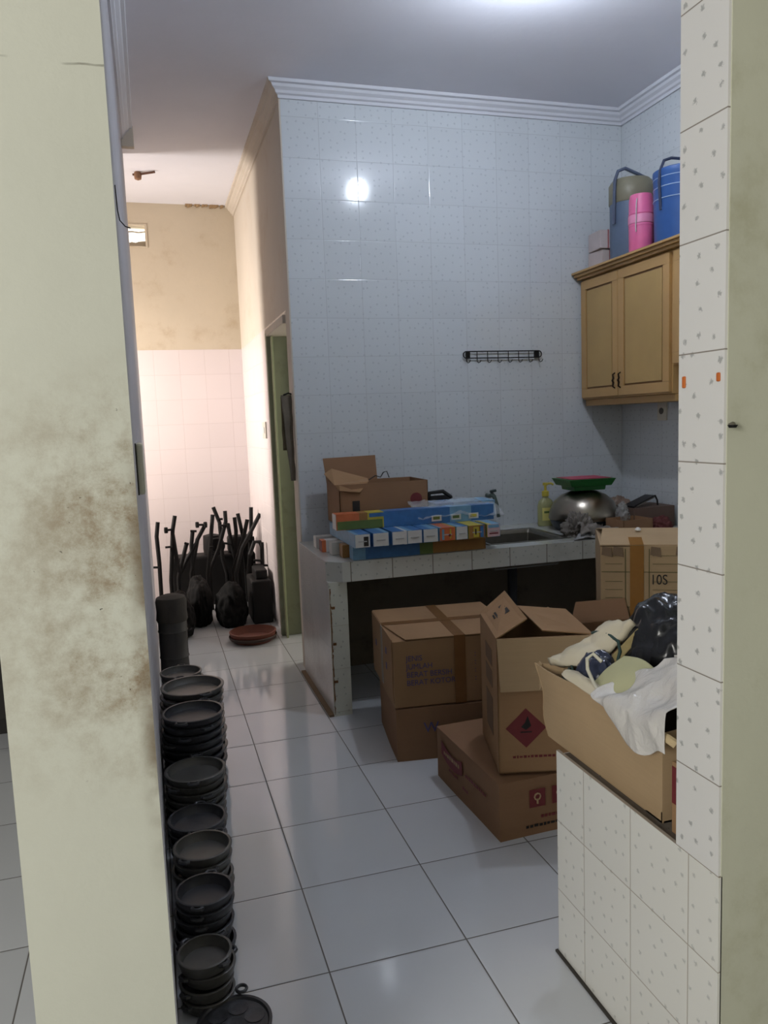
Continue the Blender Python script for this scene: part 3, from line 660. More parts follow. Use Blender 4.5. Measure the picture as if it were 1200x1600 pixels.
for i, ((a, b), (lb, cols, em)) in enumerate(zip(ends, spec)):
    x0 = -.363+k*(a+.363); x1 = -.363+k*(b+.363)
    t = longbox(lb, x0, x1, 1.34, 1.90-.03*(i % 3) if i < 8 else 1.5, .8595, .928, cols, em, 'product boxes lying end-on across the counter', 'y')
    d = (1.90-.03*(i % 3) if i < 8 else 1.5)-1.34; w = x1-x0
    if i == 0: MB().box(.006, .03, -d/2-.003, -d/2-.001, .008, .055).build('torn_hole', M_black, t)
    if i == 5:
        MB().box(-.03, -.018, -d/2-.003, -d/2-.001, .006, .06).build('printed_stripe', M_lblue, t); MB().box(.012, .02, -d/2-.003, -d/2-.001, .01, .06).build('printed_stripe', M_yellow, t)
        MB().lathe([(0, 0), (.007, 0), (0, .002)], 12).build('printed_dot', M_redink, t); bpy.context.scene.collection.objects[-1]
    if i == 7:
        MB().box(-.02, .01, -d/2-.003, -d/2-.001, .006, .06).build('printed_panel', M_yellow, t); MB().box(-.012, -.004, -d/2-.004, -d/2-.003, .02, .05).build('printed_figure', M_black, t); MB().box(.018, .036, -d/2-.003, -d/2-.001, .004, .063).build('printed_stripe', M_blue, t)
    if i == 8:
        MB().box(-.03, .03, -d/2-.003, -d/2-.001, .048, .064).build('printed_stripe', M_lblue, t); MB().box(-.025, .025, -d/2-.003, -d/2-.001, .015, .022).build('printed_line', M_redink, t)
for o in list(bpy.data.objects):
    if o.name.startswith('printed_dot'): o.location = (0, -o.parent.location.y*0-.283, .032); o.rotation_euler = (PI/2, 0, 0)
xb = longbox('long orange, green and blue box lying across the end-on row, wrapped in clear film', .515, 1.385, 1.51, 1.60, .9295, 1.012, [(M_orange, .14), (M_ora2, .05), (M_yellow, .1), (M_blue, .42), (M_lblue, .14), (M_blue, .15)], M_white, rz=math.radians(-1))
MB().box(-.43, -.19, -.0465, -.045, .002, .045).build('green_band', M_greenp, xb)
for x in (.08, .19, .29): MB().box(x, x+.055, -.0468, -.045, .012, .042).build('printed_picture', M_white, xb); MB().box(x+.008, x+.045, -.0475, -.0467, .02, .036).build('printed_picture_centre', M_greenp if x < .2 else M_yellow, xb)
MB().box(-.26, -.18, -.0465, -.045, .058, .078).build('printed_lettering', M_blue, xb)
sheet('plastic_film', 'clear crinkled film over the right half of the long box on the counter', 'plastic film', [(.95, 1.50, .965), (1.44, 1.49, .955), (1.44, 1.66, 1.03), (.95, 1.66, 1.04)], 34, 14, .02, 3, M_clear, .0008, freq=13, sag=-.02)
longbox('flat light blue box behind the long film-wrapped box', 1.10, 1.45, 1.63, 1.80, .9295, 1.02, [(M_blue, .3), (M_lblue, .7)], M_lblue)
# brown open carton with a tall back flap
CW, CD, CH = .50, .30, .22
bc = open_carton('cardboard_box', 'brown cardboard box with a tall raised flap, open on top of the product boxes', (.575, 1.68, .9295), math.radians(0), CW, CD, CH, M_card3,
    flaps=[((.0, CD, CH-.01), (.30, CD, CH-.01), (.30, CD+.03, CH+.135), (-.01, CD+.03, CH+.13))])
mb = MB(); mb.add([(0, -.003, CH), (.15, -.003, CH), (.17, .02, CH+.01), (.11, -.012, CH-.045), (.0, -.012, CH-.03), (-.02, .02, CH+.0), (-.03, .22, CH+.05), (.02, .25, CH+.075), (.22, .22, CH+.012)], [(5, 0, 3, 2), (4, 3, 0, 5), (5, 2, 8, 7), (5, 7, 6)])
o = mb.build('torn_flap', M_card, bc); o.modifiers.new('s', 'SOLIDIFY').thickness = .004
MB().lathe([(0, 0), (.032, 0), (.034, .0008), (0, .001)], 24).build('round_print', M_redink, bc).matrix_local = Matrix.Translation((.43, -.0008, .12)) @ Matrix.Rotation(PI/2, 4, 'X')
MB().tube([(.20, .12, CH+.01), (.24, .13, CH+.03), (.27, .13, CH+.02), (.29, .14, CH+.045), (.31, .14, CH+.05), (.32, .13, CH+.015)], .003, 6).build('wire_coil', M_iron, bc)
MB().box(.07, .11, -.002, 0, .05, .13).build('printed_mark', M_black, bc)
# black plastic crate things behind
bt = thing('black_tray', 'black plastic tray with a cut-out handle, right of the open brown box', 'tray', (1.24, 1.93, .79))
mb = MB(); mb.panel(((-.12, 0, 0), (.10, 0, 0), (.06, .03, .24), (-.10, .03, .24)), .012); mb.build('body', plain('black_crate', (24, 24, 27), .4), bt)
mb = MB(); mb.tube([(-.09, -.03, .2), (-.08, -.04, .265), (.0, -.045, .27), (.05, -.04, .235), (.06, -.03, .2)], .012, 8); mb.build('handle', plain('black_crate', (24, 24, 27), .4), bt, smooth=True)
MB().panel(((.05, -.05, .14), (.15, -.05, .14), (.12, 0, .215), (.06, 0, .225)), .006).build('grey_flap', M_greyc, bt)

# soap bottle
so = thing('soap_bottle', 'clear pump bottle of yellow dish soap beside the sink', 'soap bottle', (1.965, 2.0, TZ))
MB().lathe([(0, 0), (.05, .0), (.054, .01), (.054, .125), (.045, .155), (.02, .175), (.018, .19), (0, .19)], 32, sy=.6).build('bottle', film('soap_plastic', (186, 186, 130), .75, .15), so, smooth=True)
MB().lathe([(0, .004), (.048, .004), (.05, .012), (.05, .12), (0, .12)], 32, sy=.58).build('soap', plain('yellow_soap', (186, 174, 84), .3), so, smooth=True)
mb = MB(); mb.lathe([(0, .185), (.022, .185), (.022, .215), (.008, .22), (.008, .25), (.016, .252), (.016, .268), (0, .27)], 20); mb.tube([(0, 0, .262), (.03, -.02, .264), (.042, -.026, .255)], .007, 8)
mb.build('pump', plain('yellow_pump', (206, 188, 72), .4), so, smooth=True)
m = MB(); m.add([(.0545*math.cos(a), .0335*math.sin(a), z) for a in [(-2.3+i*.12) for i in range(14)] for z in (.035, .115)], [(2*i, 2*i+2, 2*i+3, 2*i+1) for i in range(13)])
m.build('label', plain('soap_label', (216, 206, 120), .4), so)
text_mesh('LEMON', .016, plain('green_print_ink', (70, 110, 40), .5), so, (-.028, -.037, .088), FRONT) if False else None
MB().box(-.028, .024, -.0352, -.0335, .082, .094).build('label_band', M_greenp, so)

# wok / pot with green tray
wk = thing('steel_pot', 'upturned round steel bowl on the counter under the green tray', 'bowl', (2.10, 1.78, TZ))
MB().lathe([(.19, .06), (.205, .062), (.207, .068), (.20, .11), (.175, .165), (.13, .205), (.08, .225), (.03, .232), (0, .233)], 48).build('bowl', M_steel, wk, smooth=True, angle=60)
MB().lathe([(.15, 0), (.17, .0), (.19, .03), (.20, .062), (.19, .064), (0, .064)], 40).build('dark_pot_base', plain('dark_teal_plastic', (28, 38, 46), .4), wk, smooth=True)
gt = thing('green_tray', 'square green plastic tray with a pink lining on the upturned steel bowl', 'tray', (2.10, 1.78, TZ+.235), math.radians(-4)); gt.scale = (.76, .8, 1.1)
def frus(mb, a, b, z0, z1, mi=0):
    mb.hexa([(-a, -a*.8, z0), (a, -a*.8, z0), (a, a*.8, z0), (-a, a*.8, z0)], [(-b, -b*.8, z1), (b, -b*.8, z1), (b, b*.8, z1), (-b, b*.8, z1)], mi)
mb = MB(); frus(mb, .13, .135, 0, .024); frus(mb, .168, .190, .0241, .055); frus(mb, .19, .196, .055, .062); mb.build('tray_body', plain('green_plastic', (30, 104, 44), .4), gt, bevel=.003)
MB().panel(((-.165, -.13, .0645), (.165, -.13, .0645), (.165, .13, .0645), (-.165, .13, .0645)), .003).build('pink_lining', plain('pink_lining', (176, 66, 92), .5), gt)

sheet('cloth', 'crumpled grey rag draped over the counter edge beside the steel bowl', 'rag', [(1.86, 1.40, .82), (2.10, 1.43, .80), (2.12, 1.60, .84), (1.88, 1.56, .93)], 30, 24, .05, 31, M_greyc, .004, freq=9)
bag('cloth', 'bunched grey rag heaped against the steel bowl', 'rag', (1.92, 1.55, .79), (.075, .06, .085), 41, M_greyc, (0, 0, 0), .6, 2.6)
sheet('cloth', 'pale grey rag end lying flat on the counter front', 'rag', [(1.80, 1.385, .80), (2.08, 1.385, .80), (2.12, 1.50, .815), (1.88, 1.46, .81)], 24, 12, .018, 33, plain('pale_rag', (150, 150, 150), .9, bump=.3), .003, freq=12)
bag('plastic_bag', 'clear crinkled plastic bag against the side of the steel bowl', 'plastic bag', (2.235, 1.58, .85), (.04, .04, .075), 44, film('clear_bag', (170, 170, 168), .5, .12), (0, 0, 0), .25, 2)
bag('plastic_bag', 'brownish pink plastic bag in the corner behind the counter boxes', 'plastic bag', (2.44, 1.93, .79), (.10, .09, .12), 46, film('pinkish_bag', (140, 116, 100), .92, .4), (0, 0, 0), .22, 1.8)
b1 = thing('cardboard_box', 'small open brown box in front of the steel bowl at the counter edge', 'cardboard box', (2.12, 1.395, TZ), math.radians(4))
mb = MB(); mb.box(0, .20, 0, .005, 0, .085); mb.box(0, .20, .155, .16, 0, .085); mb.box(0, .005, 0, .16, 0, .085); mb.box(.195, .2, 0, .16, 0, .085); mb.box(0, .2, 0, .16, 0, .004); mb.build('body', M_card3, b1)
b2 = thing('cardboard_box', 'dark brown flat box in the right corner of the counter', 'cardboard box', (2.30, 1.56, TZ), math.radians(3))
MB().box(0, .29, 0, .22, 0, .125).build('body', plain('dark_brown_box', (96, 76, 66), .7), b2, bevel=.002)
bb = thing('black_case', 'flat black case leaning on the dark brown box in the corner', 'case', (2.40, 1.63, .918), math.radians(18))
MB().panel(((-.10, -.02, .004), (.10, -.02, .004+.05), (.10, .05, .055), (-.10, .05, .008)), .012).build('lid', plain('black_gloss', (30, 28, 30), .2), bb, bevel=.002)
MB().tube([(.085, -.03, .06), (.10, -.035, .03), (.105, -.035, .0)], .005, 8).build('leg', M_iron, bb)
MB().tube([(-.08, -.029, .008), (.08, -.029, .048)], .003, 8).build('chrome_edge', M_steel, bb)
bag('cloth', 'dark red cloth bundle in front of the dark brown box', 'cloth', (2.42, 1.47, .79), (.06, .05, .06), 51, plain('dark_red_cloth', (92, 40, 40), .8), (0, 0, 0), .3, 2.5)
o = tag(MB().box(0, .012, -.02, .02, -.045, .045).build('red_holder', plain('red_plastic', (150, 20, 28), .4), bevel=.005), 'small red plastic holder on the right wall by the pillar', 'holder'); o.location = (XR-.0125, 1.545, 1.24)

# ------------------------------------------------------------------ hook rail
hr = thing('hook_rail', 'black wire hook rail with eight hooks on the tiled back wall', 'hook rail', (1.762, YW, 1.86))
def stadium(hw, h, y, n=8):
    p = []
    for i in range(n+1): a = PI/2-PI*i/n; p.append((hw+h*math.cos(a), y, h*math.sin(a)))
    for i in range(n+1): a = -PI/2-PI*i/n; p.append((-hw+h*math.cos(a), y, h*math.sin(a)))
    return p
MB().tube(stadium(.245, .020, -.016), .0036, 8, closed=True).build('wire_frame', M_iron, hr, smooth=True)
for x in (-.232, .232): MB().box(x-.013, x+.013, -.016, 0, -.017, .017).build('mount', M_iron, hr, bevel=.002)
for i in range(8):
    x = -.245+.49*i/7
    MB().tube([(x, -.018, .02), (x, -.019, -.02), (x, -.02, -.04), (x+.004, -.028, -.05), (x+.010, -.040, -.046), (x+.012, -.048, -.034)], .0026, 6).build('hook', M_iron, hr, smooth=True)

# ------------------------------------------------------------------ wall cabinets
def door_panel(parent, y0, y1, z0, z1, x=0):
    """door facing -X, local coordinates"""
    fr = .055; d = MB()
    d.box(x-.018, x, y0, y1, z0, z0+fr); d.box(x-.018, x, y0, y1, z1-fr, z1); d.box(x-.018, x, y0, y0+fr, z0+fr, z1-fr); d.box(x-.018, x, y1-fr, y1, z0+fr, z1-fr)
    o = d.build('door', M_wood, parent, bevel=.002)
    MB().box(x-.010, x-.002, y0+fr, y1-fr, z0+fr, z1-fr).build('door_groove', M_woodd, o)
    g = .010; MB().box(x-.0155, x-.010, y0+fr+g, y1-fr-g, z0+fr+g, z1-fr-g).build('door_panel', M_wood2, o, bevel=.003)
    return o
def handle(door, y, z):
    MB().tube([(-.018, y, z-.045), (-.034, y, z-.035), (-.030, y, z-.012), (-.036, y, z), (-.030, y, z+.012), (-.034, y, z+.035), (-.018, y, z+.045)], [.004, .005, .006, .007, .006, .005, .004], 8).build('handle', plain('bronze_handle', (52, 38, 28), .35, .8), door, smooth=True)
c1 = thing('wall_cabinet', 'wooden wall cabinet with two panelled doors near the back corner', 'cabinet', (2.32, 1.24, 1.565))
MB().box(0, .299, 0, .90, 0, .745).build('body', M_wood, c1, bevel=.002)
dA = door_panel(c1, .485, .885, .01, .735, -.001); dB = door_panel(c1, .01, .48, .01, .735, -.001)
handle(dA, .512, .10); handle(dB, .455, .10)
mb = MB(); mb.box(.02, .299, .0, .90, -.04, -.001); mb.build('bottom_rail', M_wood, c1, bevel=.002)
mb = MB(); mb.box(-.035, .299, -.0, .905, .746, .762); mb.box(-.055, .299, -.0, .91, .762, .778); mb.box(-.07, .299, -.0, .912, .778, .792); mb.build('cornice', M_wood, c1, bevel=.003)
c2 = thing('wall_cabinet', 'shorter wooden wall cabinet partly hidden by the tiled pillar', 'cabinet', (2.32, .50, 1.715))
MB().box(0, .299, 0, .738, 0, .595).build('body', M_wood, c2, bevel=.002)
dC = door_panel(c2, .38, .72, .008, .585, -.001); dD = door_panel(c2, .02, .37, .008, .585, -.001)
mb = MB(); mb.box(-.035, .299, .0, .738, .596, .612); mb.box(-.055, .299, 0, .738, .612, .628); mb.box(-.07, .299, 0, .738, .628, .642); mb.build('cornice', M_wood, c2, bevel=.003)
TOP = 2.358
tag(MB().box(2.33, 2.61, .9, 1.55, TOP, TOP+.025).build('grey_board', plain('grey_board', (130, 130, 132), .8), bevel=.003), 'dusty grey board lying on top of the wall cabinets under the coolers', 'board')
TB = TOP+.0255
# cooler A
def ring_lines(parent, r, zs, m):
    for z in zs: MB().tube([(r*math.cos(a*PI/16), r*math.sin(a*PI/16), z) for a in range(32)], .0025, 6, closed=True).build('ring', m, parent, smooth=True)
ca = thing('drink_cooler', 'dusty grey-blue drink cooler with an olive lid band behind the pink flask', 'drink cooler', (2.465, 1.83, TOP))
MB().lathe([(0, 0), (.115, 0), (.12, .01), (.122, .34), (0, .34)], 40).build('body', plain('grey_blue_plastic', (92, 108, 132), .5), ca, smooth=True)
MB().lathe([(.123, .34), (.127, .345), (.127, .45), (.11, .475), (.05, .485), (0, .485)], 40).build('lid', plain('olive_plastic', (126, 122, 102), .45), ca, smooth=True)
hm = plain('slate_handle', (80, 90, 112), .45)
MB().tube([(-.13, -.02, .22), (-.135, -.03, .30), (-.135, -.04, .46), (-.12, -.05, .51), (-.08, -.06, .525), (.0, -.06, .50), (.1, -.05, .47), (.13, -.04, .44), (.133, -.02, .3)], .010, 8).build('handle', hm, ca, smooth=True)
# pink flask
pf = thing('flask', 'tall pink plastic drinking flask between the two coolers', 'flask', (2.385, 1.615, TOP))
MB().lathe([(0, 0), (.062, 0), (.066, .006), (.068, .15), (.068, .155), (.07, .16), (.068, .165), (.067, .22), (.07, .225), (.067, .23), (.066, .30), (.06, .33), (0, .335)], 32).build('body', plain('pink_plastic', (226, 110, 158), .45), pf, smooth=True)
MB().lathe([(.0685, .17), (.071, .172), (.071, .215), (.0685, .218)], 32).build('band', plain('pale_pink', (226, 140, 176), .45), pf, smooth=True)
MB().tube([(-.058, -.045, .30), (-.066, -.05, .27), (-.064, -.045, .18), (-.07, -.05, .15), (-.064, -.045, .12)], .003, 6).build('strap', M_white, pf)
# blue cooler
cbz = thing('drink_cooler', 'bright blue ringed drink cooler at the edge of the tiled pillar', 'drink cooler', (2.47, 1.39, TB))
MB().lathe([(0, 0), (.125, 0), (.13, .01), (.137, .34), (.14, .345), (.14, .37), (.12, .38), (0, .385)], 40).build('body', plain('blue_plastic', (54, 94, 158), .4), cbz, smooth=True)
ring_lines(cbz, .1365, (.22, .28, .33), plain('pale_ring', (170, 190, 220), .4))
MB().tube([(-.135, -.02, .16), (-.145, -.02, .3), (-.14, -.02, .36), (-.115, -.02, .415), (-.07, -.02, .43), (.08, -.02, .43), (.12, -.02, .41), (.14, -.02, .36), (.142, -.02, .2)], .008, 8).build('handle', plain('dark_slate_handle', (52, 60, 84), .45), cbz, smooth=True)
MB().panel(((-.045, -.136, .10), (.03, -.139, .10), (.03, -.141, .2), (-.045, -.138, .2)), .002).build('sticker', plain('green_sticker', (90, 130, 110), .5), cbz)
# bundles of white boxes
for k_, (lb, x, y, z, rz) in enumerate((('small white carton tied with red tape, lower of two at the cabinet end', 2.345, 1.95, TOP, 2), ('small white carton tied with red tape, upper of two at the cabinet end', 2.325, 1.94, TOP+.112, -4))):
    t = thing('small_carton', lb, 'carton', (x, y, z), math.radians(rz), 'small white cartons on the wall cabinet')
    MB().box(0, .20, 0, .15, 0, .108).build('body', plain('dusty_white_card', (192, 180, 178), .7), t, bevel=.003)
    mb = MB(); mb.box(.05, .058, -.0015, .1515, -.0, .1095); mb.box(.13, .134, -.0015, .1515, 0, .1095); mb.build('red_tape', plain('faded_red', (160, 96, 96), .6), t)

# power outlet under the cabinet, switch in the corridor
def plate(name, label, cat, loc, rot, w=.075, h=.115, toggle=True):
    t = thing(name, label, cat, loc); t.rotation_euler = rot
    MB().box(-w/2, w/2, -.010, 0, -h/2, h/2).build('plate', M_plug, t, bevel=.003)
    if toggle: MB().box(-w*.2, w*.2, -.014, -.010, -h*.18, h*.18).build('toggle', M_white, t, bevel=.001)
    else: MB().lathe([(0, -.001), (.018, 0), (.02, .004), (0, .004)], 20).build('socket', plain('socket_dark', (90, 84, 76), .5), t).matrix_local = Matrix.Translation((0, -.010, 0)) @ Matrix.Rotation(PI/2, 4, 'X')
    return t
plate('power_outlet', 'wall power outlet under the wooden wall cabinet', 'power outlet', (XR, 1.73, 1.475), (0, 0, -PI/2), toggle=False, w=.085)
plate('light_switch', 'small light switch plate on the bright corridor wall', 'light switch', (XC, 3.44, 1.445), (0, 0, -PI/2), .16, .12)
cs = thing('switch_box', 'cream surface-mounted switch box on the left corridor wall', 'switch box', (XL, .13, 1.365)); 
MB().box(0, .022, -.09, .10, -.075, .075).build('cover', plain('cream_cover', (196, 194, 172), .5), cs, bevel=.008)
MB().box(0, .005, -.096, -.0905, -.075, .075).build('shadow_gap', M_black, cs)
wr = tag(MB().tube([(-.387, -1.09, 1.83), (-.386, -1.09, 1.795), (-.384, -1.085, 1.782), (-.377, -1.075, 1.776), (-.370, -1.07, 1.775)], .0009, 6).build('loose_wire', M_iron), 'loose dark wire sticking out of the inner side of the left pillar', 'wire')
# ceiling rod thing in the corridor
cr = thing('ceiling_bracket', 'rusty rod and bulb holder on the corridor ceiling', 'bracket', (-.31, 3.83, ZC))
MB().tube([(-.045, .0, -.02), (.02, -.02, -.018), (.11, -.06, -.012)], .008, 8).build('rod', plain('rusty_rod', (92, 58, 40), .7), cr)
MB().lathe([(0, 0), (.022, 0), (.028, -.02), (.024, -.05), (0, -.06)], 16, (-.01, 0, 0)).build('bulb_holder', plain('brown_holder', (140, 104, 78), .6), cr, smooth=True)
# vent: frame & broken panel
vt = thing('vent', 'small vent opening with a broken panel high on the far corridor wall', 'vent', (-.37, YF, 3.085))
mb = MB(); mb.box(-.092, -.076, -.006, .13, -.095, .095); mb.box(.080, .096, -.006, .13, -.095, .095); mb.box(-.076, .08, -.006, .13, -.095, -.085); mb.box(-.076, .08, -.006, .13, .085, .095); mb.build('frame', M_cream, vt)
mb = MB(); mb.add([(-.076, .10, -.085), (.08, .10, -.085), (.08, .10, -.02), (.03, .10, -.024), (.0, .10, -.035), (-.03, .10, -.028), (-.076, .10, -.045)], [(0, 1, 2, 3, 4, 5, 6)])
o = mb.build('broken_panel', M_creamr, vt); o.modifiers.new('s', 'SOLIDIFY').thickness = .01
MB().tube([(-.076, .10, .05), (-.02, .10, .055), (.03, .10, .048), (.08, .10, .056)], .006, 6).build('bar', M_creamr, vt)
# broken plaster edge at the corridor ceiling
mb = MB(); rr = random.Random(9)
for i in range(14):
    x = .05+i*.022+rr.uniform(-.01, .01); s = rr.uniform(.012, .03); mb.hexa([(x, YF-.012, ZC-s), (x+s, YF-.014, ZC-s*.7), (x+s, YF-.001, ZC-s*.6), (x, YF-.001, ZC-s)], [(x, YF-.03, ZC-.001), (x+s, YF-.035, ZC-.001), (x+s, YF-.001, ZC-.001), (x, YF-.001, ZC-.001)])
struct(mb.build('trim_11', plain('flaking_plaster', (150, 124, 92), .9, var=.4)))
# grey worn cloth hanging on the green door
hc = thing('hanging_towel', 'dirty grey towel hanging at the edge of the green doorway', 'towel', (XC-.03, 2.2, 1.15))
sheet('cloth', None, None, [(-.010, .0, 0), (.018, .0, .0), (.018, .0, .50), (-.045, .0, .50)], 12, 24, .008, 17, plain('worn_grey_cloth', (104, 96, 84), .95, var=.45, scale=9), .006, hc, freq=9)
sheet('back_fold', None, None, [(-.045, .012, .18), (-.01, .012, .18), (.0, .012, .49), (-.045, .012, .49)], 8, 16, .005, 19, plain('worn_brown_cloth', (88, 78, 58), .95, var=.4, scale=9), .005, hc, freq=9)
MB().tube([(.02, .02, .505), (.0, .0, .51), (-.03, -.002, .50)], .005, 6).build('hook', M_iron, hc)

# ------------------------------------------------------------------ pans: stacks along the left wall
def pan(r, h, loc, rz, label, group, seed=0, first=[None]):
    t = thing('cooking_pan', label, 'pan', loc, rz, group)
    q = h
    MB().lathe([(0, 0), (r*.80, 0), (r*.9, .006), (r*.985, q*.8), (r*1.0, q), (r*.985, q+.001), (r*.905, q+.001), (r*.89, q*.7), (r*.80, .010), (0, .008)], 36, mi=0).build('dish', M_pan2 if seed % 2 else M_pan, t, smooth=True, angle=50)
    for s in (0, PI):
        c, sn = math.cos(s), math.sin(s)
        pts = [(c*r*.985+(-sn)*r*.17, sn*r*.985+c*r*.17, q*.85), (c*r*1.10-sn*r*.13, sn*r*1.10+c*r*.13, q*.9), (c*r*1.14, sn*r*1.14, q*.9), (c*r*1.10+sn*r*.13, sn*r*1.10-c*r*.13, q*.9), (c*r*.985+sn*r*.17, sn*r*.985-c*r*.17, q*.85)]
        MB().tube(pts, .006, 8).build('handle', M_pan, t, smooth=True)
    return t
names = ['front', 'second', 'third', 'fourth', 'fifth', 'sixth', 'seventh', 'eighth', 'ninth']
ords = ['topmost', 'second from the top', 'third from the top', 'fourth from the top', 'fifth from the top', 'sixth from the top', 'seventh from the top', 'eighth from the top', 'ninth from the top', 'tenth from the top', 'eleventh from the top', 'twelfth from the top']
stacks = [(.070, -.318, -.40, .140, 4), (.082, -.312, -.196, .185, 6), (.090, -.300, .03, .195, 6), (.097, -.300, .25, .178, 5), (.110, -.292, .50, .235, 8), (.122, -.281, .755, .365, 11), (.135, -.268, 1.04, .375, 11), (.115, -.285, 1.34, .17, 5), (.105, -.295, 1.66, .25, 8)]
prng = random.Random(21)
for si, (r, x, y, zt, n) in enumerate(stacks):
    step = (zt-.036)/(n-1) if n > 1 else 0
    side = 'frontmost' if si == 0 else names[si]+' from the front'
    proto = None
    hh = min(.040, step+.012) if n > 1 else .04
    for j in range(n):
        lb = 'dark two-eared pan, %s %s stack %s' % (ords[j], ('of the' if j == 0 else 'in the'), 'at the very front' if si == 0 else 'counted '+side)
        lb = lb.replace('in the', 'of the')
        z = zt-.036-step*j; jx = prng.uniform(-.006, .006); jy = prng.uniform(-.006, .006)
        if j == n-1: z = 0.0005
        if x-r+jx < XL+.004: jx = XL+.004-(x-r)
        rz = PI/2+prng.uniform(-.9, .5)
        if si in (0,) : rz = prng.choice((.7, -.9, .5))
        # ears must clear the wall
        if proto is None: o = proto = pan(r, .036, (x+jx, y+jy, z), rz, lb, 'dark pans stacked along the left wall', si+1)
        else:
            o = copy_tree(proto); o.location = (x+jx, y+jy, z); o.rotation_euler = (0, 0, rz); o['label'] = lb
# mould pan at the very front
mp = thing('mould_pan', 'round dark mould pan with ring handles lying on the floor at the front', 'pan', (-.267, -.535, 0), math.radians(74))
mp.scale = (.82, .82, .9)
mb = MB(); mb.lathe([(0, 0), (.10, 0), (.112, .03), (.113, .038), (.104, .038), (.10, .032), (0, .032)], 48); mb.build('plate', M_pan, mp, smooth=True, angle=50)
for i in range(7):
    a = i*PI/3; rr_ = .064 if i < 6 else 0
    MB().lathe([(.030, .030), (.031, .034), (.028, .034), (.02, .0325), (.012, .0322), (0, .0321)], 24, (rr_*math.cos(a), rr_*math.sin(a), 0)).build('well_rim', M_pan, mp, smooth=True)
for s in (0, PI):
    MB().tube([(math.cos(s)*(.113+.016+.016*math.cos(a*PI/8)), math.sin(s)*.13+.016*math.sin(a*PI/8) if 0 else .016*math.sin(a*PI/8), .034+.010) for a in range(16)], .005, 8, closed=True).build('ring_handle', M_pan, mp, smooth=True)

# tall dark stack / covered drum behind the pans
dr = thing('covered_drum', 'tall dark drum with a black cloth over it behind the pan stacks', 'drum', (-.315, 2.45, 0))
MB().lathe([(0, 0), (.080, 0), (.085, .01), (.083, .10), (.088, .11), (.084, .12), (.084, .26), (.089, .27), (.085, .28), (.083, .46), (0, .47)], 32).build('drum', plain('dark_drum', (40, 38, 36), .6), dr, smooth=True)
MB().lathe([(0, .49), (.05, .488), (.085, .475), (.092, .45), (.0885, .39), (.093, .34), (.089, .33)], 20, sx=1, sy=1).build('cloth_cover', plain('charcoal_cloth', (52, 48, 44), .95, var=.4), dr, smooth=True)

# clay tray
ct = thing('clay_dish', 'large shallow reddish-brown clay dish on the corridor floor', 'clay dish', (.222, 2.98, 0))
MB().lathe([(0, 0), (.125, 0), (.145, .02), (.158, .055), (.162, .072), (.152, .074), (.142, .05), (.12, .026), (0, .022)], 40).build('dish', plain('red_clay', (110, 58, 42), .6, var=.3), ct, smooth=True)
MB().lathe([(.146, .02), (.160, .024), (.166, .04), (.162, .046)], 40).build('rim_band', plain('dark_clay', (62, 42, 36), .6), ct, smooth=True)

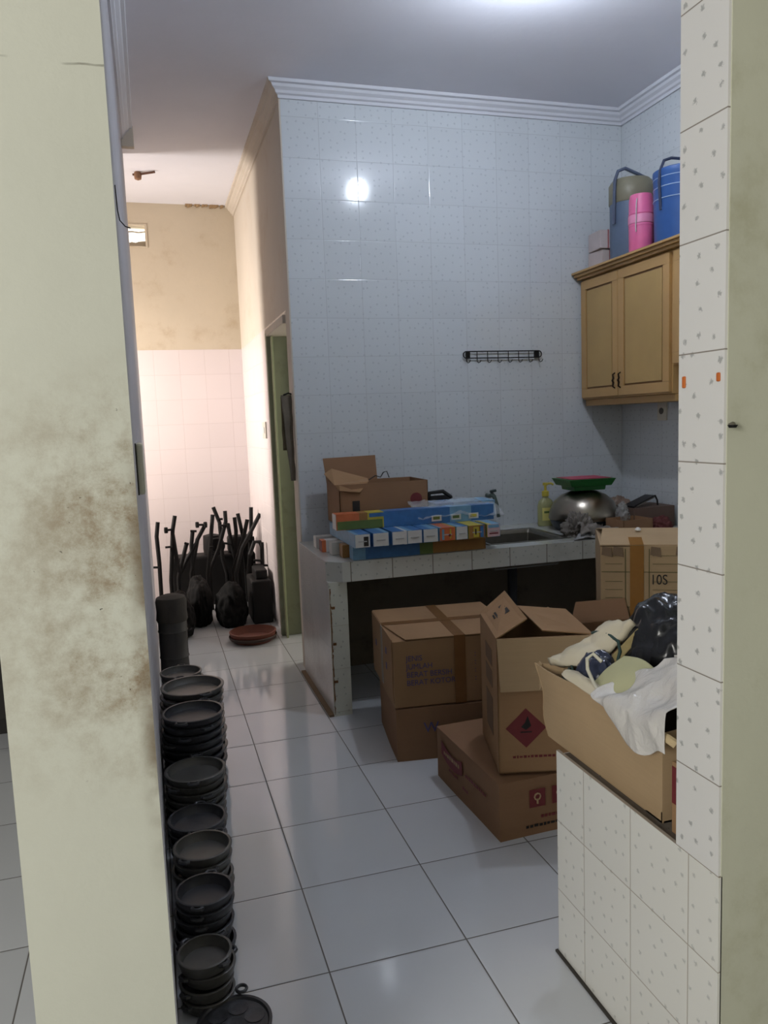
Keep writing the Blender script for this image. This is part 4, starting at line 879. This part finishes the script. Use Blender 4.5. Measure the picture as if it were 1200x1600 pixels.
# ------------------------------------------------------------------ black ironwork pile in the corridor
IRON = [
('leftmost upright, beside the left wall', [[(-0.356, 3.85, 0.773), (-0.372, 3.85, 0.663), (-0.366, 3.85, 0.454), (-0.368, 3.85, 0.252), (-0.368, 3.85, 0.0)]], [[(-0.413, 3.835, 0.427), (-0.365, 3.835, 0.423)]], []),
('second upright from the left, knob on its left', [[(-0.225, 3.9, 0.808), (-0.249, 3.9, 0.697), (-0.261, 3.9, 0.571), (-0.287, 3.9, 0.302), (-0.287, 3.9, 0.0)], [(-0.251, 3.9, 0.663), (-0.23, 3.9, 0.433), (-0.215, 3.9, 0.355)]], [[(-0.314, 3.885, 0.568), (-0.262, 3.885, 0.569)], [(-0.291, 3.885, 0.702), (-0.253, 3.885, 0.703)]], [(-0.299, 3.885, 0.701)]),
('short capped one leaning right, left of the middle', [[(-0.149, 3.95, 0.576), (-0.212, 3.95, 0.372), (-0.229, 3.95, 0.305), (-0.229, 3.95, 0.0)]], [[(-0.166, 3.935, 0.584), (-0.132, 3.935, 0.571)]], []),
('double-barred one with two knobs on its tip', [[(-0.094, 4.0, 0.664), (-0.111, 4.0, 0.553), (-0.113, 4.0, 0.441), (-0.113, 4.0, 0.0)], [(0.002, 4.0, 0.7), (-0.062, 4.0, 0.592), (-0.127, 4.0, 0.321), (-0.127, 4.0, 0.0)], [(-0.064, 4.0, 0.575), (-0.156, 4.0, 0.436), (-0.209, 4.0, 0.328)]], [[(-0.113, 3.985, 0.669), (-0.064, 3.985, 0.663)], [(-0.056, 3.985, 0.714), (0.006, 3.985, 0.71)]], [(-0.056, 3.985, 0.714), (0.007, 3.985, 0.71)]),
('tall straight upright just left of the middle', [[(0.07, 4.0, 0.785), (0.031, 4.0, 0.498), (0.003, 4.0, 0.308), (0.003, 4.0, 0.0)]], [[(0.028, 3.985, 0.531), (0.055, 3.985, 0.524)]], []),
('one at the middle whose tip leans farthest left', [[(0.087, 4.12, 0.833), (0.13, 4.12, 0.702), (0.137, 4.12, 0.4), (0.164, 4.12, 0.272), (0.164, 4.12, 0.0)]], [[(0.113, 4.105, 0.734), (0.156, 4.105, 0.732)]], []),
('curved one at the middle bending back to the left', [[(0.173, 4.05, 0.803), (0.174, 4.05, 0.716), (0.103, 4.05, 0.493), (0.024, 4.05, 0.324), (0.024, 4.05, 0.0)]], [[(0.122, 4.035, 0.687), (0.199, 4.035, 0.69)]], [(0.19, 4.035, 0.681)]),
('one sloping down to the right of the middle', [[(0.203, 4.18, 0.677), (0.208, 4.18, 0.618), (0.233, 4.18, 0.436), (0.275, 4.18, 0.251), (0.275, 4.18, 0.0)]], [[(0.132, 4.165, 0.528), (0.218, 4.165, 0.512)]], []),
('upright with a slightly bent top right of the middle', [[(0.256, 4.15, 0.734), (0.262, 4.15, 0.618), (0.232, 4.15, 0.26), (0.232, 4.15, 0.0)]], [[(0.223, 4.135, 0.354), (0.276, 4.135, 0.358)]], []),
('one leaning left in the right-hand group', [[(0.291, 4.22, 0.756), (0.324, 4.22, 0.559), (0.332, 4.22, 0.312), (0.332, 4.22, 0.0)]], [], []),
('short one leaning right in the right-hand group', [[(0.352, 4.08, 0.717), (0.308, 4.08, 0.552), (0.214, 4.08, 0.301), (0.214, 4.08, 0.0)]], [], []),
('tallest straight upright in the right-hand group', [[(0.393, 4.12, 0.812), (0.382, 4.12, 0.612), (0.339, 4.12, 0.255), (0.339, 4.12, 0.0)]], [[(0.327, 4.105, 0.538), (0.398, 4.105, 0.541)]], [(0.389, 4.105, 0.546)]),
('one whose tip leans farthest right', [[(0.449, 4.0, 0.767), (0.373, 4.0, 0.637), (0.287, 4.0, 0.494), (0.227, 4.0, 0.287), (0.227, 4.0, 0.0)]], [], []),
('hoop-shaped one against the right corridor wall', [[(0.316, 3.72, 0.482), (0.355, 3.72, 0.58), (0.397, 3.72, 0.577), (0.413, 3.72, 0.533), (0.407, 3.72, 0.321), (0.413, 3.72, 0.2), (0.413, 3.72, 0.0)]], [[(0.339, 3.705, 0.404), (0.468, 3.705, 0.384)], [(0.341, 3.705, 0.438), (0.407, 3.705, 0.428)]], [(0.412, 3.705, 0.552)])]
for lb, bars, cross, knobs in IRON:
    b0 = bars[0][-1]; t = thing('iron_stand', 'black iron stand in the corridor, '+lb, 'iron stand', (b0[0], b0[1], 0), 0, 'black iron stands piled in the corridor')
    q = lambda P: [(p[0]-b0[0], p[1]-b0[1], p[2]) for p in P]
    for i, b in enumerate(bars): MB().tube(q(b), .0165, 10).build('upright' if i == 0 else 'strut', M_iron, t, smooth=True)
    for b in cross: MB().tube(q(b), .009, 8).build('crossbar', M_iron, t, smooth=True)
    for k_ in knobs: MB().lathe([(0, -.025), (.014, -.022), (.016, 0), (.014, .022), (0, .025)], 12, q([k_])[0]).build('knob', M_iron, t, smooth=True)
bag('sack', 'bulky black sack at the foot of the iron stands by the clay dish', 'sack', (.135, 3.52, 0), (.115, .18, .20), 61, M_sack, (0, 0, 0), .16, 1.6, .6)
bag('sack', 'black sack heaped in the middle of the ironwork pile', 'sack', (-.095, 3.66, 0), (.095, .20, .22), 62, M_sack, (0, 0, 0), .16, 1.6, .6)
bag('sack', 'black sack at the left side of the ironwork pile', 'sack', (-.255, 3.35, 0), (.10, .20, .20), 63, M_sack, (0, 0, 0), .16, 1.6, .6)
mc = thing('iron_machine', 'dark iron machine base standing behind the sacks in the corridor pile', 'machine', (.12, 4.30, 0))
MB().box(-.40, .30, -.08, .14, 0, .42).build('base', M_iron, mc, bevel=.02)
MB().lathe([(0, 0), (.07, 0), (.075, .05), (.07, .16), (.03, .17), (0, .17)], 24, (-.05, 0, .42)).build('motor', M_iron, mc, smooth=True)
MB().tube([(-.02+.06*math.cos(a*PI/10), -.1, .50+.06*math.sin(a*PI/10)) for a in range(20)], .010, 8, closed=True).build('wheel', M_iron, mc, smooth=True)
MB().box(.08, .28, -.06, .08, .42, .56).build('housing', M_iron, mc, bevel=.02)
m2 = thing('iron_machine', 'dark square iron block at the right of the corridor pile', 'machine', (.35, 3.50, 0))
MB().box(-.07, .08, -.09, .25, 0, .33).build('block', M_iron, m2, bevel=.015)
MB().box(-.03, .06, -.04, .2, .33, .40).build('cap', M_iron, m2, bevel=.01)

# ------------------------------------------------------------------ left room: dark cabinet seen past the left pillar
dc = thing('dark_cabinet', 'dark brown cabinet in the side room seen past the left pillar', 'cabinet', (-1.9, 1.80, 0))
MB().box(0, 1.25, 0, .45, 0, 1.6).build('body', M_dark, dc, bevel=.004)
MB().box(.02, .61, -.015, -.001, .08, 1.56).build('door', M_dark, dc, bevel=.003); MB().box(.64, 1.23, -.015, -.001, .08, 1.56).build('door', M_dark, dc, bevel=.003)
